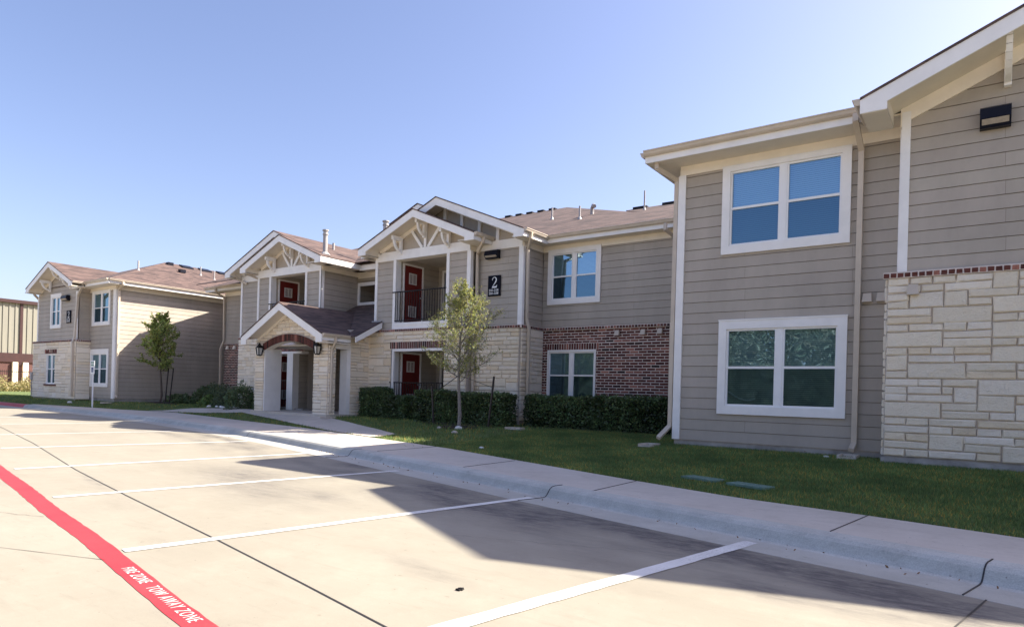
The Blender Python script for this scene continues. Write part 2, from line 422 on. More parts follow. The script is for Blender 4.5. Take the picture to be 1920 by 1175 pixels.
def stone(mb, fr, u0, u1, z0, z1, holes=(), cw=.15, ch=.125, top=None):
    nu = max(1, round((u1 - u0) / cw)); nz = max(1, round((z1 - z0) / ch)); cu = (u1 - u0) / nu; cz = (z1 - z0) / nz
    for s0, s1, a, b in rect_minus(u0, u1, z0, z1, holes):
        mb.face([fr(s0, .001, a), fr(s1, .001, a), fr(s1, .001, b), fr(s0, .001, b)], 1)
    occ = [[False] * nu for _ in range(nz)]
    for h in holes:
        for r in range(nz):
            for c in range(nu):
                um = u0 + (c + .5) * cu; zm = z0 + (r + .5) * cz
                if h[0] < um < h[1] and h[2] < zm < h[3]: occ[r][c] = True
    if top:
        for r in range(nz):
            for c in range(nu):
                if z0 + (r + 1) * cz > top(u0 + (c + .5) * cu) + .03: occ[r][c] = True
    for r in range(nz):
        for c in range(nu):
            if occ[r][c]: continue
            hh = random.choice((1, 1, 1, 1, 1, 2)); ww = random.choice((1, 2, 2, 3, 3, 4, 4)) if hh == 1 else random.choice((2, 3, 4, 5))
            if hh == 1: ww = max(ww, 2)
            while hh > 1 and (r + hh > nz or occ[r + hh - 1][c]): hh -= 1
            k = 0
            while k < ww and c + k < nu and not any(occ[r + q][c + k] for q in range(hh)): k += 1
            ww = max(k, 1)
            if c + ww == nu - 1 and not any(occ[r + q][nu - 1] for q in range(hh)): ww += 1
            for q in range(hh):
                for p in range(ww): occ[r + q][c + p] = True
            stone_block(mb, fr, u0 + c * cu, u0 + (c + ww) * cu, z0 + r * cz, z0 + (r + hh) * cz, stone_tint(), .040, .008)
def brick_tint():
    r = random.random(); g = random.uniform(.65, 1.3)
    if r < .10: return (g * .35, g * .5, g * .55)
    if r < .24: return (g * 2.6, g * 3.6, g * 3.6)
    return (g, g, g)
def bricks(mb, fr, u0, u1, z0, z1, holes=(), bl=.26, bh=.08, th=.007, mortar=True):
    if mortar:
        for s0, s1, a, b in rect_minus(u0, u1, z0, z1, holes):
            mb.face([fr(s0, .001, a), fr(s1, .001, a), fr(s1, .001, b), fr(s0, .001, b)], 1)
    nz = round((z1 - z0) / bh); bh = (z1 - z0) / nz; lastpale = False
    for r in range(nz):
        a = z0 + r * bh; u = u0 - (bl / 2 if r % 2 else 0)
        while u < u1 - .01:
            s0 = max(u, u0); s1 = min(u + bl, u1)
            for q0, q1, c, d in rect_minus(s0, s1, a, a + bh, holes):
                if q1 - q0 > .03 and d - c > .03:
                    tn = brick_tint()
                    if lastpale and random.random() < .35: tn = (2.3, 3.0, 3.0)
                    lastpale = tn[0] > 1.6
                    stone_block(mb, fr, q0, q1, c, d, tn, th, .0105, .003)
            u += bl
def soldier(mb, fr, u0, u1, z0, z1, pitch=.078, th=.03, base=0):
    n = max(1, round((u1 - u0) / pitch)); p = (u1 - u0) / n
    mb.fbox(fr, u0, u1, 0, th - .012, z0, z1, 1)
    for k in range(n): stone_block(mb, lambda u, w, z: fr(u, w + th - .014, z), u0 + k * p, u0 + (k + 1) * p, z0, z1, brick_tint(), .010, .010, .003)

# ------------------------------------------------------------------ the building
EMP = {}
B = empty('apartment_building', (-15, 16, .47), 'long two storey apartment block with tan lap siding, pale stone, brick and brown shingle roofs', 'building')
SL = .41

def window(fr, u0, u1, z0, z1, brick=False, head=.14, blinds=True, w=.02, cols=2, single_trim=False, sidesx=.15):
    """u0..u1, z0..z1: outer edge of the white surround; twin sashes side by side"""
    mb = MB(); t = .145 if not brick else .05
    tb = .155 if not brick else .04
    d = .045
    mb.fbox(fr, u0, u0 + t, w, w + d, z0, z1); mb.fbox(fr, u1 - t, u1, w, w + d, z0, z1)
    mb.fbox(fr, u0 + t, u1 - t, w, w + d, z0, z0 + tb); mb.fbox(fr, u0 + t, u1 - t, w, w + d, z1 - head, z1)
    mb.fbox(fr, u0 - .006, u1 + .006, w, w + d + .012, z1 - .004, z1 + .02) if not brick else None
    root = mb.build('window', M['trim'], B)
    i0 = u0 + t; i1 = u1 - t; b0 = z0 + tb; b1 = z1 - head; cu = (i0 + i1) / 2
    m = MB(); mw = .10 if cols == 2 else 0
    wv = w - .012
    m.fbox(fr, cu - mw / 2, cu + mw / 2, wv - .03, wv + .03, b0, b1)
    root2 = m.build('mullion', M['vinyl'], root)
    for a, b in (((i0, cu - mw / 2), (cu + mw / 2, i1))):
        ms = MB(); e = .035
        ms.fbox(fr, a, a + e, wv - .02, wv + .018, b0, b1); ms.fbox(fr, b - e, b, wv - .02, wv + .018, b0, b1)
        ms.fbox(fr, a + e, b - e, wv - .02, wv + .018, b1 - e, b1); ms.fbox(fr, a + e, b - e, wv - .02, wv + .018, b0, b0 + e)
        zm = (b0 + b1) / 2
        ms.fbox(fr, a + e, b - e, wv - .01, wv + .024, zm - .022, zm + .022)
        ms.build('sash', M['vinyl'], root)
        for (p, q, mt, off) in ((zm + .022, b1 - e, 'glass', 0), (b0 + e, zm - .022, 'screen', .008)):
            g = MB(); g.face([fr(a + e, wv - .012 + off, p), fr(b - e, wv - .012 + off, p), fr(b - e, wv - .012 + off, q), fr(a + e, wv - .012 + off, q)])
            g.build('pane', M[mt], root)
        bl = MB(); bl.face([fr(a, wv - .07, b0), fr(b, wv - .07, b0), fr(b, wv - .07, b1), fr(a, wv - .07, b1)])
        bl.build('blind', M['blind'], root)
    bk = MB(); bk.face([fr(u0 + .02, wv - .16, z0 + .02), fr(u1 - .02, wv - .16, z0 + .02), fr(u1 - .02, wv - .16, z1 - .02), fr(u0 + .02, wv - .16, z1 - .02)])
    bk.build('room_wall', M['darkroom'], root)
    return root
def board(fr, u0, u1, z0, z1, w0=0., w1=.035, mat='trim', name='trim_board', mb=None):
    own = mb is None; mb = mb or MB(); mb.fbox(fr, u0, u1, w0, w1, z0, z1)
    if own: mb.build(name, M[mat], B)
def wall_part(name, kind, fr, *a, **k):
    mb = MB(); {'siding': siding, 'stone': stone, 'brick': bricks}[kind](mb, fr, *a, **k)
    return mb.build(name, {'siding': [M['siding']], 'stone': [M['stone'], M['mortar']], 'brick': [M['brick'], M['brick_mortar']]}[kind], B)
def cap(fr, u0, u1, z=3.34):
    mb = MB(); soldier(mb, fr, u0, u1, z - .085, z, .095, .065)
    mb.fbox(fr, u0, u1, -.02, .035, z, z + .012, 1)
    mb.build('brick_ledge', [M['brick'], M['brick_mortar']], B)
def gutter_run(p, q, out, drop=0):
    """K-style gutter along p->q; out = horizontal outward direction"""
    p = Vector(p); q = Vector(q); o = Vector(out)
    prof = [(0, 0), (.115, 0), (.115, -.018), (.10, -.03), (.085, -.075), (.06, -.10), (0, -.10)]
    mb = MB(); a = [p + o * x + Vector((0, 0, z)) for x, z in prof]; d = q - p
    mb.prism(a, d); return mb.build('gutter', M['gutter'], B)
def downspout(pts, name='downspout', s=.075):
    mb = MB()
    for a, b in zip(pts, pts[1:]):
        a = Vector(a); b = Vector(b); d = (b - a).normalized() * .012
        mb.bar(a - d, b + d, s, s * .85, (0, 1, .001))
    for k in (.25, .75):
        pass
    return mb.build(name, M['gutter'], B)
def slab(mb, pts, th=.035, mat=0):
    """roof plane with thickness"""
    n = len(pts); lo = [(p[0], p[1], p[2] - th) for p in pts]
    i = len(mb.v); mb.v.extend(pts); mb.v.extend(lo)
    mb.f.append(tuple(range(i, i + n))); mb.f.append(tuple(range(i + 2 * n - 1, i + n - 1, -1)))
    for k in range(n): mb.f.append((i + k, i + n + k, i + n + (k + 1) % n, i + (k + 1) % n))
    for _ in range(n + 2): mb.m.append(mat); mb.t.append((1, 1, 1))
def gable(xc, xl, xr, yf, yw, yb, ze, s=SL, fh=.235, returns=True, sof=True, gut=(True, True), name='roof', th=.035):
    """front gable: eaves at xl, xr, rake face at yf, wall at yw"""
    mb = MB(); za = ze + s * (xr - xc); zl = ze + s * (0); zel = za - s * (xc - xl)
    slab(mb, [(xc, yf - .02, za), (xc, yb, za), (xl, yb, zel), (xl, yf - .02, zel)])
    slab(mb, [(xr, yf - .02, ze), (xr, yb, ze), (xc, yb, za), (xc, yf - .02, za)])
    rf = mb.build(name, M['shingle'], B)
    t0 = .037
    m = MB()
    for (xe, zee, sg) in ((xl, zel, 1), (xr, ze, -1)):
        rr = .36 if returns else .0
        a = [(xe, yf, zee - t0), (xc, yf, za - t0), (xc, yf, za - t0 - fh), (xe + sg * rr, yf, zee + s * rr - t0 - fh), (xe + sg * rr, yf, zee - .24), (xe, yf, zee - .24)]
        if not returns: a = [(xe, yf, zee - t0), (xc, yf, za - t0), (xc, yf, za - t0 - fh), (xe, yf, zee - t0 - fh)]
        if sg > 0: a = a[::-1]
        m.prism(a, (0, .03, 0))
    m.build('rake_board', M['trim'], B)
    if sof:
        m = MB(); zo = .055
        for (xe, zee, sg) in ((xl, zel, 1), (xr, ze, -1)):
            rr = .36
            pts = [(xe + sg * rr, yf + .03, zee + s * rr - zo - .12), (xc, yf + .03, za - zo - .12), (xc, yw, za - zo - .12), (xe + sg * rr, yw, zee + s * rr - zo - .12)]
            m.face(pts); m.face([(p[0], p[1], p[2] + .05) for p in pts][::-1])
            # boxed eave
            x0, x1 = sorted((xe + sg * .02, xe + sg * rr)); m.box(x0, x1, yf + .03, yw + .0, zee - .245, zee - .21)
            xx = xe + sg * rr; m.face([(xx, yf + .03, zee - .23), (xx, yw, zee - .23), (xx, yw, zee + .05), (xx, yf + .03, zee + .05)])
        m.build('soffit', M['soffit'], B)
    return rf
def eave_x(x0, x1, y_e, y_w, ze, gut=True):
    """street-facing eave: fascia, soffit, gutter"""
    m = MB(); m.box(x0, x1, y_e, y_e + .025, ze - .23, ze - .04); m.build('fascia', M['trim'], B)
    m = MB(); m.box(x0, x1, y_e + .025, y_w, ze - .22, ze - .19); m.build('soffit', M['soffit'], B)
    if gut: gutter_run((x0, y_e, ze - .01), (x1, y_e, ze - .01), (0, -1, 0))
def eave_y(x_e, x_w, y0, y1, ze, gut=True, mat='trim'):
    s = 1 if x_e > x_w else -1
    a, b = sorted((x_e, x_e - s * .025)); m = MB(); m.box(a, b, y0 - (.6 if y0 in (12.5, 14.3) else 0) + .03, y1, ze - .228, ze - .042); m.build('fascia', M[mat], B)
    a, b = sorted((x_e - s * .025, x_w)); m = MB(); m.box(a, b, y0, y1, ze - .22, ze - .19); m.build('soffit', M['soffit'], B)
    if gut: gutter_run((x_e, y0 - (.6 if y0 in (12.5, 14.3) else 0), ze - .01), (x_e, y1, ze - .01), (s, 0, 0))
def bracket(x, yw, z, reach=.5, drop=.62):
    """knee brace: horizontal arm, post on the wall and a curved strut"""
    m = MB(); w = .09
    m.box(x - w / 2, x + w / 2, yw - reach, yw, z - .13, z)
    m.box(x - w / 2, x + w / 2, yw - .09, yw, z - drop, z - .13)
    prof = []
    for k in range(9):
        a = k / 8 * PI / 2; prof.append((yw - reach + .1 + (reach - .12) * (1 - math.cos(a)), z - .13 - (drop - .2) * math.sin(a)))
    for (ya, za), (yb_, zb) in zip(prof, prof[1:]): m.bar((x, ya, za), (x, yb_, zb), w * .8, .075, (1, 0, 0))
    return m.build('gable_bracket', M['trim'], B)

ZF = 5.67; ZE = 6.07; ZC = 3.34
# --- R block -----------------------------------------------------------------
fr = F(12.5)
siding_holes = [(-4.13, -1.97, 1.05, 2.76), (-4.13, -1.97, 4.05, 5.66)]
wall_part('siding_wall', 'siding', fr, -4.98, -1.2, .5, ZF, siding_holes)
board(fr, -5.0, -4.88, .5, ZF, .0, .045)
m = MB(); m.fbox(SD(-5.03), 12.46, 12.6, 0, .03, .5, ZF); m.build('trim_board', M['trim'], B)
m = MB(); m.box(-5.0, -4.985, 12.5, 22, .4, 5.9); m.build('side_wall', M['siding'], B)
m = MB(); m.box(-5.0, -1.2, 12.505, 12.9, .2, .5); m.build('foundation', M['concrete_wall'], B)
board(fr, -5.0, -1.2, ZF, ZF + .10, 0, .04, 'frieze'); board(fr, -5.0, -1.2, ZF + .10, ZE - .2, 0, .03, 'frieze')
window(fr, -4.15, -1.95, 1.03, 2.78, head=.16); window(fr, -4.15, -1.95, 4.03, 5.67, head=.085)
eave_x(-5.5, -1.6, 11.9, 12.5, ZE); m = MB(); m.box(-1.6, -1.17, 11.96, 12.5, ZE - .221, ZE - .191); m.build('soffit', M['soffit'], B); eave_y(-5.5, -5.0, 12.5, 21, ZE)
# hip roof of the R block
m = MB(); xl, xr, y0 = -5.5, 9.5, 11.9; hw = (xr - xl) / 2; za = ZE + SL * hw; xm = (xl + xr) / 2
slab(m, [(xl, y0, ZE), (-1.45, y0, ZE), (-1.45, y0 + .2, ZE + SL * .2), (xr - .2, y0 + .2, ZE + SL * .2), (xm, y0 + hw, za)]); slab(m, [(xl, 32, ZE), (xl, y0, ZE), (xm, y0 + hw, za), (xm, 32, za)])
slab(m, [(xr, y0, ZE), (xr, 32, ZE), (xm, 32, za), (xm, y0 + hw, za)])
m.build('roof', M['shingle'], B)
# R wing (stone base, gable)
fw = F(11.95); fs = F(11.85)
WX = 3.2
wall_part('siding_wall', 'siding', fw, -1.1, 6.2, ZC, 7.4, (), lambda z: max(-1.1, -1.65 + (z + .22 - 5.9) / SL), lambda z: min(6.2, 8.05 - (z + .22 - 5.9) / SL))
board(fw, -1.17, -1.05, ZC, 5.86, 0, .045)
m = MB(); m.fbox(fw, -1.19, -1.15, -.6, .0, ZC, 5.9); m.build('trim_board', M['trim'], B)
wall_part('stone_wall', 'stone', fs, -1.3, 6.3, .5, ZC - .085, cw=.15, ch=.122)
m = MB(); stone(m, lambda u, w, z: (-1.3 - w, 11.85 + (12.5 - u) - 0.0, z), 11.85, 12.5, .5, ZC - .085); m.build('stone_wall', [M['stone'], M['mortar']], B)
m = MB(); m.box(-1.29, 6.3, 11.86, 12.5, .15, .5); m.box(-1.33, 6.33, 11.80, 11.86, .15, .47); m.build('foundation', M['concrete_wall'], B)
m = MB(); m.box(-1.3, 6.3, 11.855, 12.4, .5, ZC); m.build('wall_core', M['mortar'], B)
cap(fs, -1.36, 6.3)
gable(WX, -1.65, 8.05, 11.1, 11.95, 20, 5.90)
# rake frieze below the soffit
m = MB(); zr = lambda x: 5.90 + SL * (x + 1.65) - .17
m.prism([(-1.19, 11.91, zr(-1.19) - .0), (-1.19, 11.91, zr(-1.19) - .30), (-1.05, 11.91, zr(-1.05) - .24), (WX, 11.91, zr(WX) - .2), (WX, 11.91, zr(WX))], (0, .04, 0)); m.build('rake_frieze', M['frieze'], B)
bracket(.15, 11.93, 6.62, .78, .68)
downspout([(-1.82, 11.86, 5.97), (-1.82, 11.86, 5.86), (-1.80, 12.40, 5.55), (-1.80, 12.44, .62), (-1.82, 12.3, .52)], s=.085)
gutter_run((-1.65, 11.12, 5.9), (-1.65, 12.0, 5.9), (-1, 0, 0))
downspout([(-5.3, 12.02, 5.9), (-5.3, 12.02, 5.75), (-5.08, 12.5, 5.62), (-5.10, 12.52, .75), (-5.2, 12.2, .52)], s=.08)

m = MB(); q_ = [(-3.97 + .5 * k / 10, 12.53, 1.46 - .16 * math.sin(k / 10 * 2.2)) for k in range(11)]
for a, b in zip(q_, q_[1:]): m.bar(a, b, .012, .028, (0, 0, 1))
m.build('curved_highlight', M['sign_white'], B)  # curved white strip added for the bright highlight in the lower pane
# --- M recess right -----------------------------------------------------------
fm = F(17.15)
wall_part('siding_wall', 'siding', fm, -11.22, -4.9, ZC, ZF, [(-11.0, -9.25, 4.08, 5.66)])
board(fm, -11.22, -4.9, ZF, ZF + .10, 0, .04, 'frieze'); board(fm, -11.22, -4.9, ZF + .10, ZE - .2, 0, .03, 'frieze')
window(fm, -11.03, -9.21, 4.04, 5.70, head=.12)
wall_part('brick_wall', 'brick', fm, -11.22, -4.9, .5, ZC - .085, [(-11.0, -9.32, 1.14, 2.86)])
m = MB(); soldier(m, fm, -11.10, -9.22, 2.66, 2.86, .085, .022); m.build('brick_lintel', [M['brick'], M['brick_mortar']], B)
m = MB(); m.fbox(fm, -11.06, -9.26, .0, .06, 1.08, 1.15); m.build('window_sill', M['brick'], B)
cap(fm, -11.22, -4.95)
window(fm, -11.0, -9.32, 1.15, 2.66, brick=True, head=.06, w=-.03)
m = MB(); m.box(-11.3, -4.9, 17.16, 17.5, .2, .5); m.box(-11.3, -9.2, 17.42, 17.45, .5, 5.9); m.build('foundation', M['concrete_wall'], B)
eave_x(-10.82, -5.0, 16.7, 17.15, ZE); m = MB(); m.box(-11.2, -10.8, 16.73, 17.15, ZE - .219, ZE - .19); m.build('soffit', M['soffit'], B)
m = MB()
slab(m, [(-30.6, 16.7, ZE), (-6.4, 16.7, ZE), (-15.6, 25.6, ZE + SL * 9.05), (-21.5, 25.6, ZE + SL * 9.05)])
slab(m, [(-6.4, 16.7, ZE), (-6.4, 34, ZE), (-15.6, 34, ZE + SL * 9.05), (-15.6, 25.6, ZE + SL * 9.05)])
slab(m, [(-21.5, 25.6, ZE + SL * 9.05), (-15.6, 25.6, ZE + SL * 9.05), (-15.6, 34, ZE + SL * 9.05), (-21.5, 34, ZE + SL * 9.05)])
mainroof = m.build('roof', M['shingle'], B)
m = MB(); slab(m, [(-6.5, 18.2, 6.25), (9, 18.2, 6.25), (6, 25.5, 9.2), (-12.6, 25.5, 9.2)]); slab(m, [(-12.6, 25.5, 9.2), (6, 25.5, 9.2), (9, 33, 6.2), (-6, 33, 6.2)])
rearroof = m.build('roof', M['shingle'], B)
downspout([(-7.0, 16.5, 5.9), (-7.0, 16.5, 5.75), (-6.85, 17.06, 5.55), (-6.85, 17.08, 3.45), (-6.95, 16.98, 3.2), (-6.95, 17.0, .6)], s=.08)

# --- towers and balcony bays ----------------------------------------------------
def bay(b0, b1, o0, o1, t_out, side, lower_siding=False):
    """b0..b1 the bay, o0..o1 its opening, t_out the outer tower edge; side=+1 when the tower wing is on the right"""
    f = F(15.75); ft = F(16.05)
    fst = F(15.68); fts = F(15.98)
    # upper siding piers
    wall_part('siding_wall', 'siding', f, b0 + .1, o0 - .1, ZC, ZF); wall_part('siding_wall', 'siding', f, o1 + .1, b1 - .1, ZC, ZF)
    for a, b in ((b0, b0 + .11), (b1 - .11, b1), (o0 - .12, o0), (o1, o1 + .12)): board(f, a, b, ZC, ZF, 0, .045)
    board(f, b0, b1, ZF, ZF + .17, 0, .055); board(f, b0, b1, ZF + .172, ZF + .30, 0, .05)
    m = MB(); m.fbox(f, b0, b1, -.3, 0, ZF, ZF + .3); m.build('beam', M['frieze'], B)
    # right return of the bay
    for fx in (SD(b1),):
        m = MB(); m.fbox(fx, 15.7, 15.82, 0, .04, ZC, ZF); m.build('trim_board', M['trim'], B)
    # lower masonry
    if not lower_siding:
        wall_part('stone_wall', 'stone', fst, b0 - .19, b1, .5, ZC - .085, [(o0 - .05, o1 + .05, .3, 2.92)])
        m = MB(); soldier(m, fst, o0 - .12, o1 + .12, 2.68, 2.92, .083, .05); m.build('brick_lintel', [M['brick'], M['brick_mortar']], B)
    else:
        wall_part('stone_wall', 'stone', fst, b0, o0 - .05, .5, ZC - .085)
        wall_part('siding_wall', 'siding', F(17.5), o1 - .5, b1, .45, 2.8)
        wall_part('siding_wall', 'siding', SD(o1 - .5), 15.9, 17.5, .45, 2.8)
        m = MB(); m.box(o1 - .85, b1, 15.68, 17.6, 2.80, ZC); m.build('wall_core', M['interior'], B)
        m = MB(); soldier(m, fst, o0 - .12, o1 + .12, 2.68, 2.92, .083, .05); m.fbox(fst, o0 - .12, o1 + .12, 0, .03, 2.92, ZC, 1); m.build('brick_lintel', [M['brick'], M['brick_mortar']], B)
        board(fst, o1 - .86, o1 - .50, .45, 2.68, -.25, .05)
    cap(fst, b0 - .03, b1 + .03)
    m = MB(); m.box(b0, o0 - .035, 15.69, 15.94, .2, ZC); m.box(o0 - .035, o1 + .03, 15.69, 15.94, 2.7, ZC)
    if not lower_siding: m.box(o1 + .03, b1 - .01, 15.69, 15.94, .2, ZC)
    m.box(b0, o0 - .035, 15.76, 15.94, ZC, ZF); m.box(o1 + .03, b1 - .01, 15.76, 15.94, ZC, ZF)
    m.build('wall_core', M['mortar'], B)
    # opening trim, floors, recess walls
    m = MB()
    m.fbox(f, o0, o1, -.25, .07, 3.47, 3.56); m.fbox(f, o0 - .12, o1 + .12, 0, .05, ZC + .01, 3.47)
    m.box(o0 - .03, o0, 15.62, 15.95, .45, 2.68); m.box(o0 - .03, o0 + .0, 15.76, 15.95, 3.56, ZF)
    m.box(o0 - .03, o0 + .09, 15.62, 15.70, .45, 2.60)
    m.box(o0 - .03, o1 + .02, 15.62, 15.95, 2.60, 2.68)
    m.build('opening_trim', M['trim'], B)
    m = MB(); m.box(o0, o1, 15.95, 17.9, 3.40, 3.54); m.box(o0, o1, 15.75, 17.9, .35, .52); m.build('balcony_slab', M['concrete_wall'], B)
    m = MB(); m.box(o0, o1, 15.95, 17.9, 2.70, 2.76); m.box(o0, o1, 15.95, 17.9, 5.78, 5.84); m.build('balcony_ceiling', M['ceil'], B)
    mw = MB()
    for z0, z1 in ((.52, 2.72), (3.54, 5.80)):
        siding(mw, SD(o0 - .01), 15.95, 17.85, z0, z1, [(16.05, 17.02, z0, z0 + 2.1)])
        siding(mw, F(17.85), o0, o1, z0, z1, [(o0 + .2, o0 + 1.15, z0, z0 + 2.1)])
        mw.face([(o1, 17.85, z0), (o1, 15.95, z0), (o1, 15.95, z1), (o1, 17.85, z1)])
    mw.build('balcony_wall', M['siding'], B)
    for z0 in (.52, 3.54):
        P = SD(o0 - .02)
        fm_ = MB(); fm_.fbox(P, 16.04, 16.10, 0, .05, z0, z0 + 2.1); fm_.fbox(P, 16.97, 17.03, 0, .05, z0, z0 + 2.1); fm_.fbox(P, 16.10, 16.97, 0, .05, z0 + 2.04, z0 + 2.1)
        dr = fm_.build('door', M['trim'], B)
        lf = MB(); lf.fbox(P, 16.10, 16.97, -.02, .02, z0, z0 + 2.04); lf.build('door_leaf', M['door'], dr)
        for c0, c1 in ((z0 + .30, z0 + .68), (z0 + 1.42, z0 + 1.80)):
            g = MB(); g.fbox(P, 16.33, 16.36, .02, .045, c0, c1); g.fbox(P, 16.66, 16.69, .02, .045, c0, c1); g.fbox(P, 16.36, 16.66, .02, .045, c0, c0 + .03); g.fbox(P, 16.36, 16.66, .02, .045, c1 - .03, c1); g.fbox(P, 16.497, 16.523, .02, .045, c0 + .03, c1 - .03)
            n = 9
            for k in range(n):
                zz = c0 + .04 + (c1 - c0 - .08) * k / (n - 1); g.fbox(P, 16.36, 16.66, .02, .034, zz - .010, zz + .010)
            g.build('door_vent', M['grille'], dr)
        h = MB(); h.fbox(P, 16.88, 16.92, .02, .07, z0 + .98, z0 + 1.02); h.tube([P(16.90, .06, z0 + 1.0), P(16.90, .10, z0 + 1.0)], .028); h.build('door_handle', M['steel'], dr)
        P = F(17.86)
        fm_ = MB(); a, b = o0 + .2, o0 + 1.15
        fm_.fbox(P, a, a + .09, 0, .06, z0, z0 + 2.1); fm_.fbox(P, b - .09, b, 0, .06, z0, z0 + 2.1); fm_.fbox(P, a + .09, b - .09, 0, .06, z0 + 2.02, z0 + 2.1)
        dr = fm_.build('door', M['trim'], B)
        g = MB(); g.fbox(P, a + .09, b - .09, -.03, .0, z0, z0 + 2.02); g.build('door_leaf', M['darkroom'], dr)
    # railings
    o1_full = o1
    for z0, yy in ((3.54, 15.70), (.52, 15.66)):
        o1 = o1_full - (.86 if lower_siding and z0 < 1 else 0)
        r = MB(); zt = z0 + 1.03
        r.box(o0 - .12, o1 + .02, yy - .02, yy + .02, zt, zt + .035); r.box(o0, o1, yy - .015, yy + .015, z0 + .07, z0 + .10)
        n = int((o1 - o0) / .11)
        for k in range(n + 1):
            x = o0 + .015 + (o1 - o0 - .03) * k / n; r.box(x - .008, x + .008, yy - .008, yy + .008, z0 + .10, zt)
        r.build('railing', M['iron'], B)
    o1 = o1_full
    # bay gable
    xc = (b0 + b1) / 2 + .2
    e0, e1 = xc - 2.52, xc + 2.52
    gable(xc, e0, e1, 15.1, 15.75, 19.5, 6.05)
    zt = lambda x: 6.05 + SL * (2.52 - abs(x - xc)) - .18
    m = MB(); m.prism([(b0, 15.76, 5.95), (b1, 15.76, 5.95), (b1, 15.76, max(5.96, zt(b1))), (xc, 15.76, zt(xc)), (b0, 15.76, zt(b0))], (0, .1, 0)); m.build('gable_panel', M['panel'], B)
    # white rake trim on the panel and the fan of struts
    m = MB()
    for sg in (-1, 1):
        xe = xc + sg * (b1 - b0) / 2
        a = [(xe, 15.70, zt(xe) + .02), (xc, 15.70, zt(xc) + .02), (xc, 15.70, zt(xc) - .13), (xe, 15.70, zt(xe) - .13)]
        m.prism(a if sg > 0 else a[::-1], (0, .058, 0))
    m.build('rake_frieze', M['frieze'], B)
    m = MB()
    m.bar((xc, 15.72, 5.97), (xc, 15.72, zt(xc) - .1), .10, .055, (0, 1, 0))
    for sg in (-1, 1): m.bar((xc + sg * .13, 15.722, 5.97), (xc + sg * .62, 15.722, zt(xc + .62) - .08), .10, .05, (0, 1, 0))
    m.build('gable_struts', M['trim'], B)
    for dx in (-1.05, 0, 1.05): bracket(xc + dx, 15.70, 6.05 + SL * (2.52 - abs(dx)) - .27, .45, .55)
    # tower wing behind
    if side > 0: u0, u1 = b1, t_out
    else: u0, u1 = t_out, b0
    wall_part('siding_wall', 'siding', ft, u0, u1, ZC, ZF)
    board(ft, u0, u1, ZF, ZF + .27, 0, .045)
    a, b = (u1 - .11, u1) if side > 0 else (u0, u0 + .11)
    board(ft, a, b, ZC, ZF, .0, .05)
    wall_part('stone_wall', 'stone', fts, u0, u1, .5, ZC - .085)
    cap(fts, u0, u1 + (.05 if side > 0 else 0))
    m = MB(); m.box(u0, u1 - .02, 15.99, 16.1, .2, ZC); m.box(u0, u1 - .02, 16.06, 16.12, ZC, 5.9); m.build('wall_core', M['mortar'], B)
    tc = -14.25 if side > 0 else -22.75
    if side > 0: x0, x1 = -17.67, -10.83
    else: x0, x1 = -26.08, -19.42
    gable(tc, x0, x1, 15.45, 16.05, 24.5, 6.05)
    z2 = lambda x: 6.05 + SL * ((x1 - x0) / 2 - abs(x - tc)) - .18
    p0, p1 = x0 + .3, x1 - .5
    m = MB(); m.prism([(u0 if side < 0 else x0 + .6, 16.06, 5.94), (u1 if side > 0 else x1 - .6, 16.06, 5.94), (u1 if side > 0 else x1 - .6, 16.06, z2(u1 if side > 0 else x1 - .6)), (tc, 16.06, z2(tc)), (u0 if side < 0 else x0 + .6, 16.06, z2(u0 if side < 0 else x0 + .6))], (0, .08, 0)); m.build('gable_panel', M['panel'], B)
    m = MB(); xs = [tc - .1 + .72 * k for k in range(5)] if side > 0 else [tc - .1 - .72 * k for k in range(5)]
    for x in xs:
        if z2(x) - .1 > 5.98: m.box(x - .055, x + .055, 16.0, 16.058, 5.94, z2(x) - .02)
    sg = 1 if side > 0 else -1; xe = (u1 if side > 0 else u0)
    a = [(xe, 16.005, z2(xe) + .02), (tc, 16.005, z2(tc) + .02), (tc, 16.005, z2(tc) - .12), (xe, 16.005, z2(xe) - .12)]
    m.prism(a if sg > 0 else a[::-1], (0, .05, 0))
    m.build('gable_struts', M['trim'], B)
bay(-17.2, -13.0, -16.2, -13.95, -11.25, +1)
bay(-24.1, -20.1, -23.2, -21.05, -25.75, -1, True)
# right return of the right tower
fx = SD(-11.25)
wall_part('siding_wall', 'siding', fx, 16.1, 17.15, ZC, ZF)
m = MB(); m.fbox(fx, 16.0, 16.12, 0, .045, ZC, ZF); m.build('trim_board', M['trim'], B)
board(fx, 16.05, 17.12, ZF, ZF + .10, 0, .04, 'frieze'); board(fx, 16.05, 17.12, ZF + .1, ZE - .2, 0, .03, 'frieze')
fxs = SD(-11.2)
wall_part('stone_wall', 'stone', fxs, 15.98, 17.14, .5, ZC - .085); cap(fxs, 15.93, 17.14)
m = MB(); m.box(-11.26, -11.21, 15.99, 17.3, .2, ZC); m.build('wall_core', M['mortar'], B)
eave_y(-10.83, -11.25, 15.46, 16.72, 6.05); 
eave_y(-12.38, -13.0, 15.11, 16.0, 6.05)
downspout([(-10.76, 15.75, 5.95), (-10.78, 15.75, 5.8), (-11.1, 16.1, 5.6), (-11.15, 16.2, 3.5), (-11.06, 16.2, 3.2), (-11.06, 16.2, .6)], s=.08)
downspout([(-12.3, 15.5, 5.95), (-12.34, 15.5, 5.8), (-12.86, 15.9, 5.58), (-12.88, 15.96, 3.5), (-12.88, 15.86, 3.25), (-12.88, 15.86, .6)], s=.08)
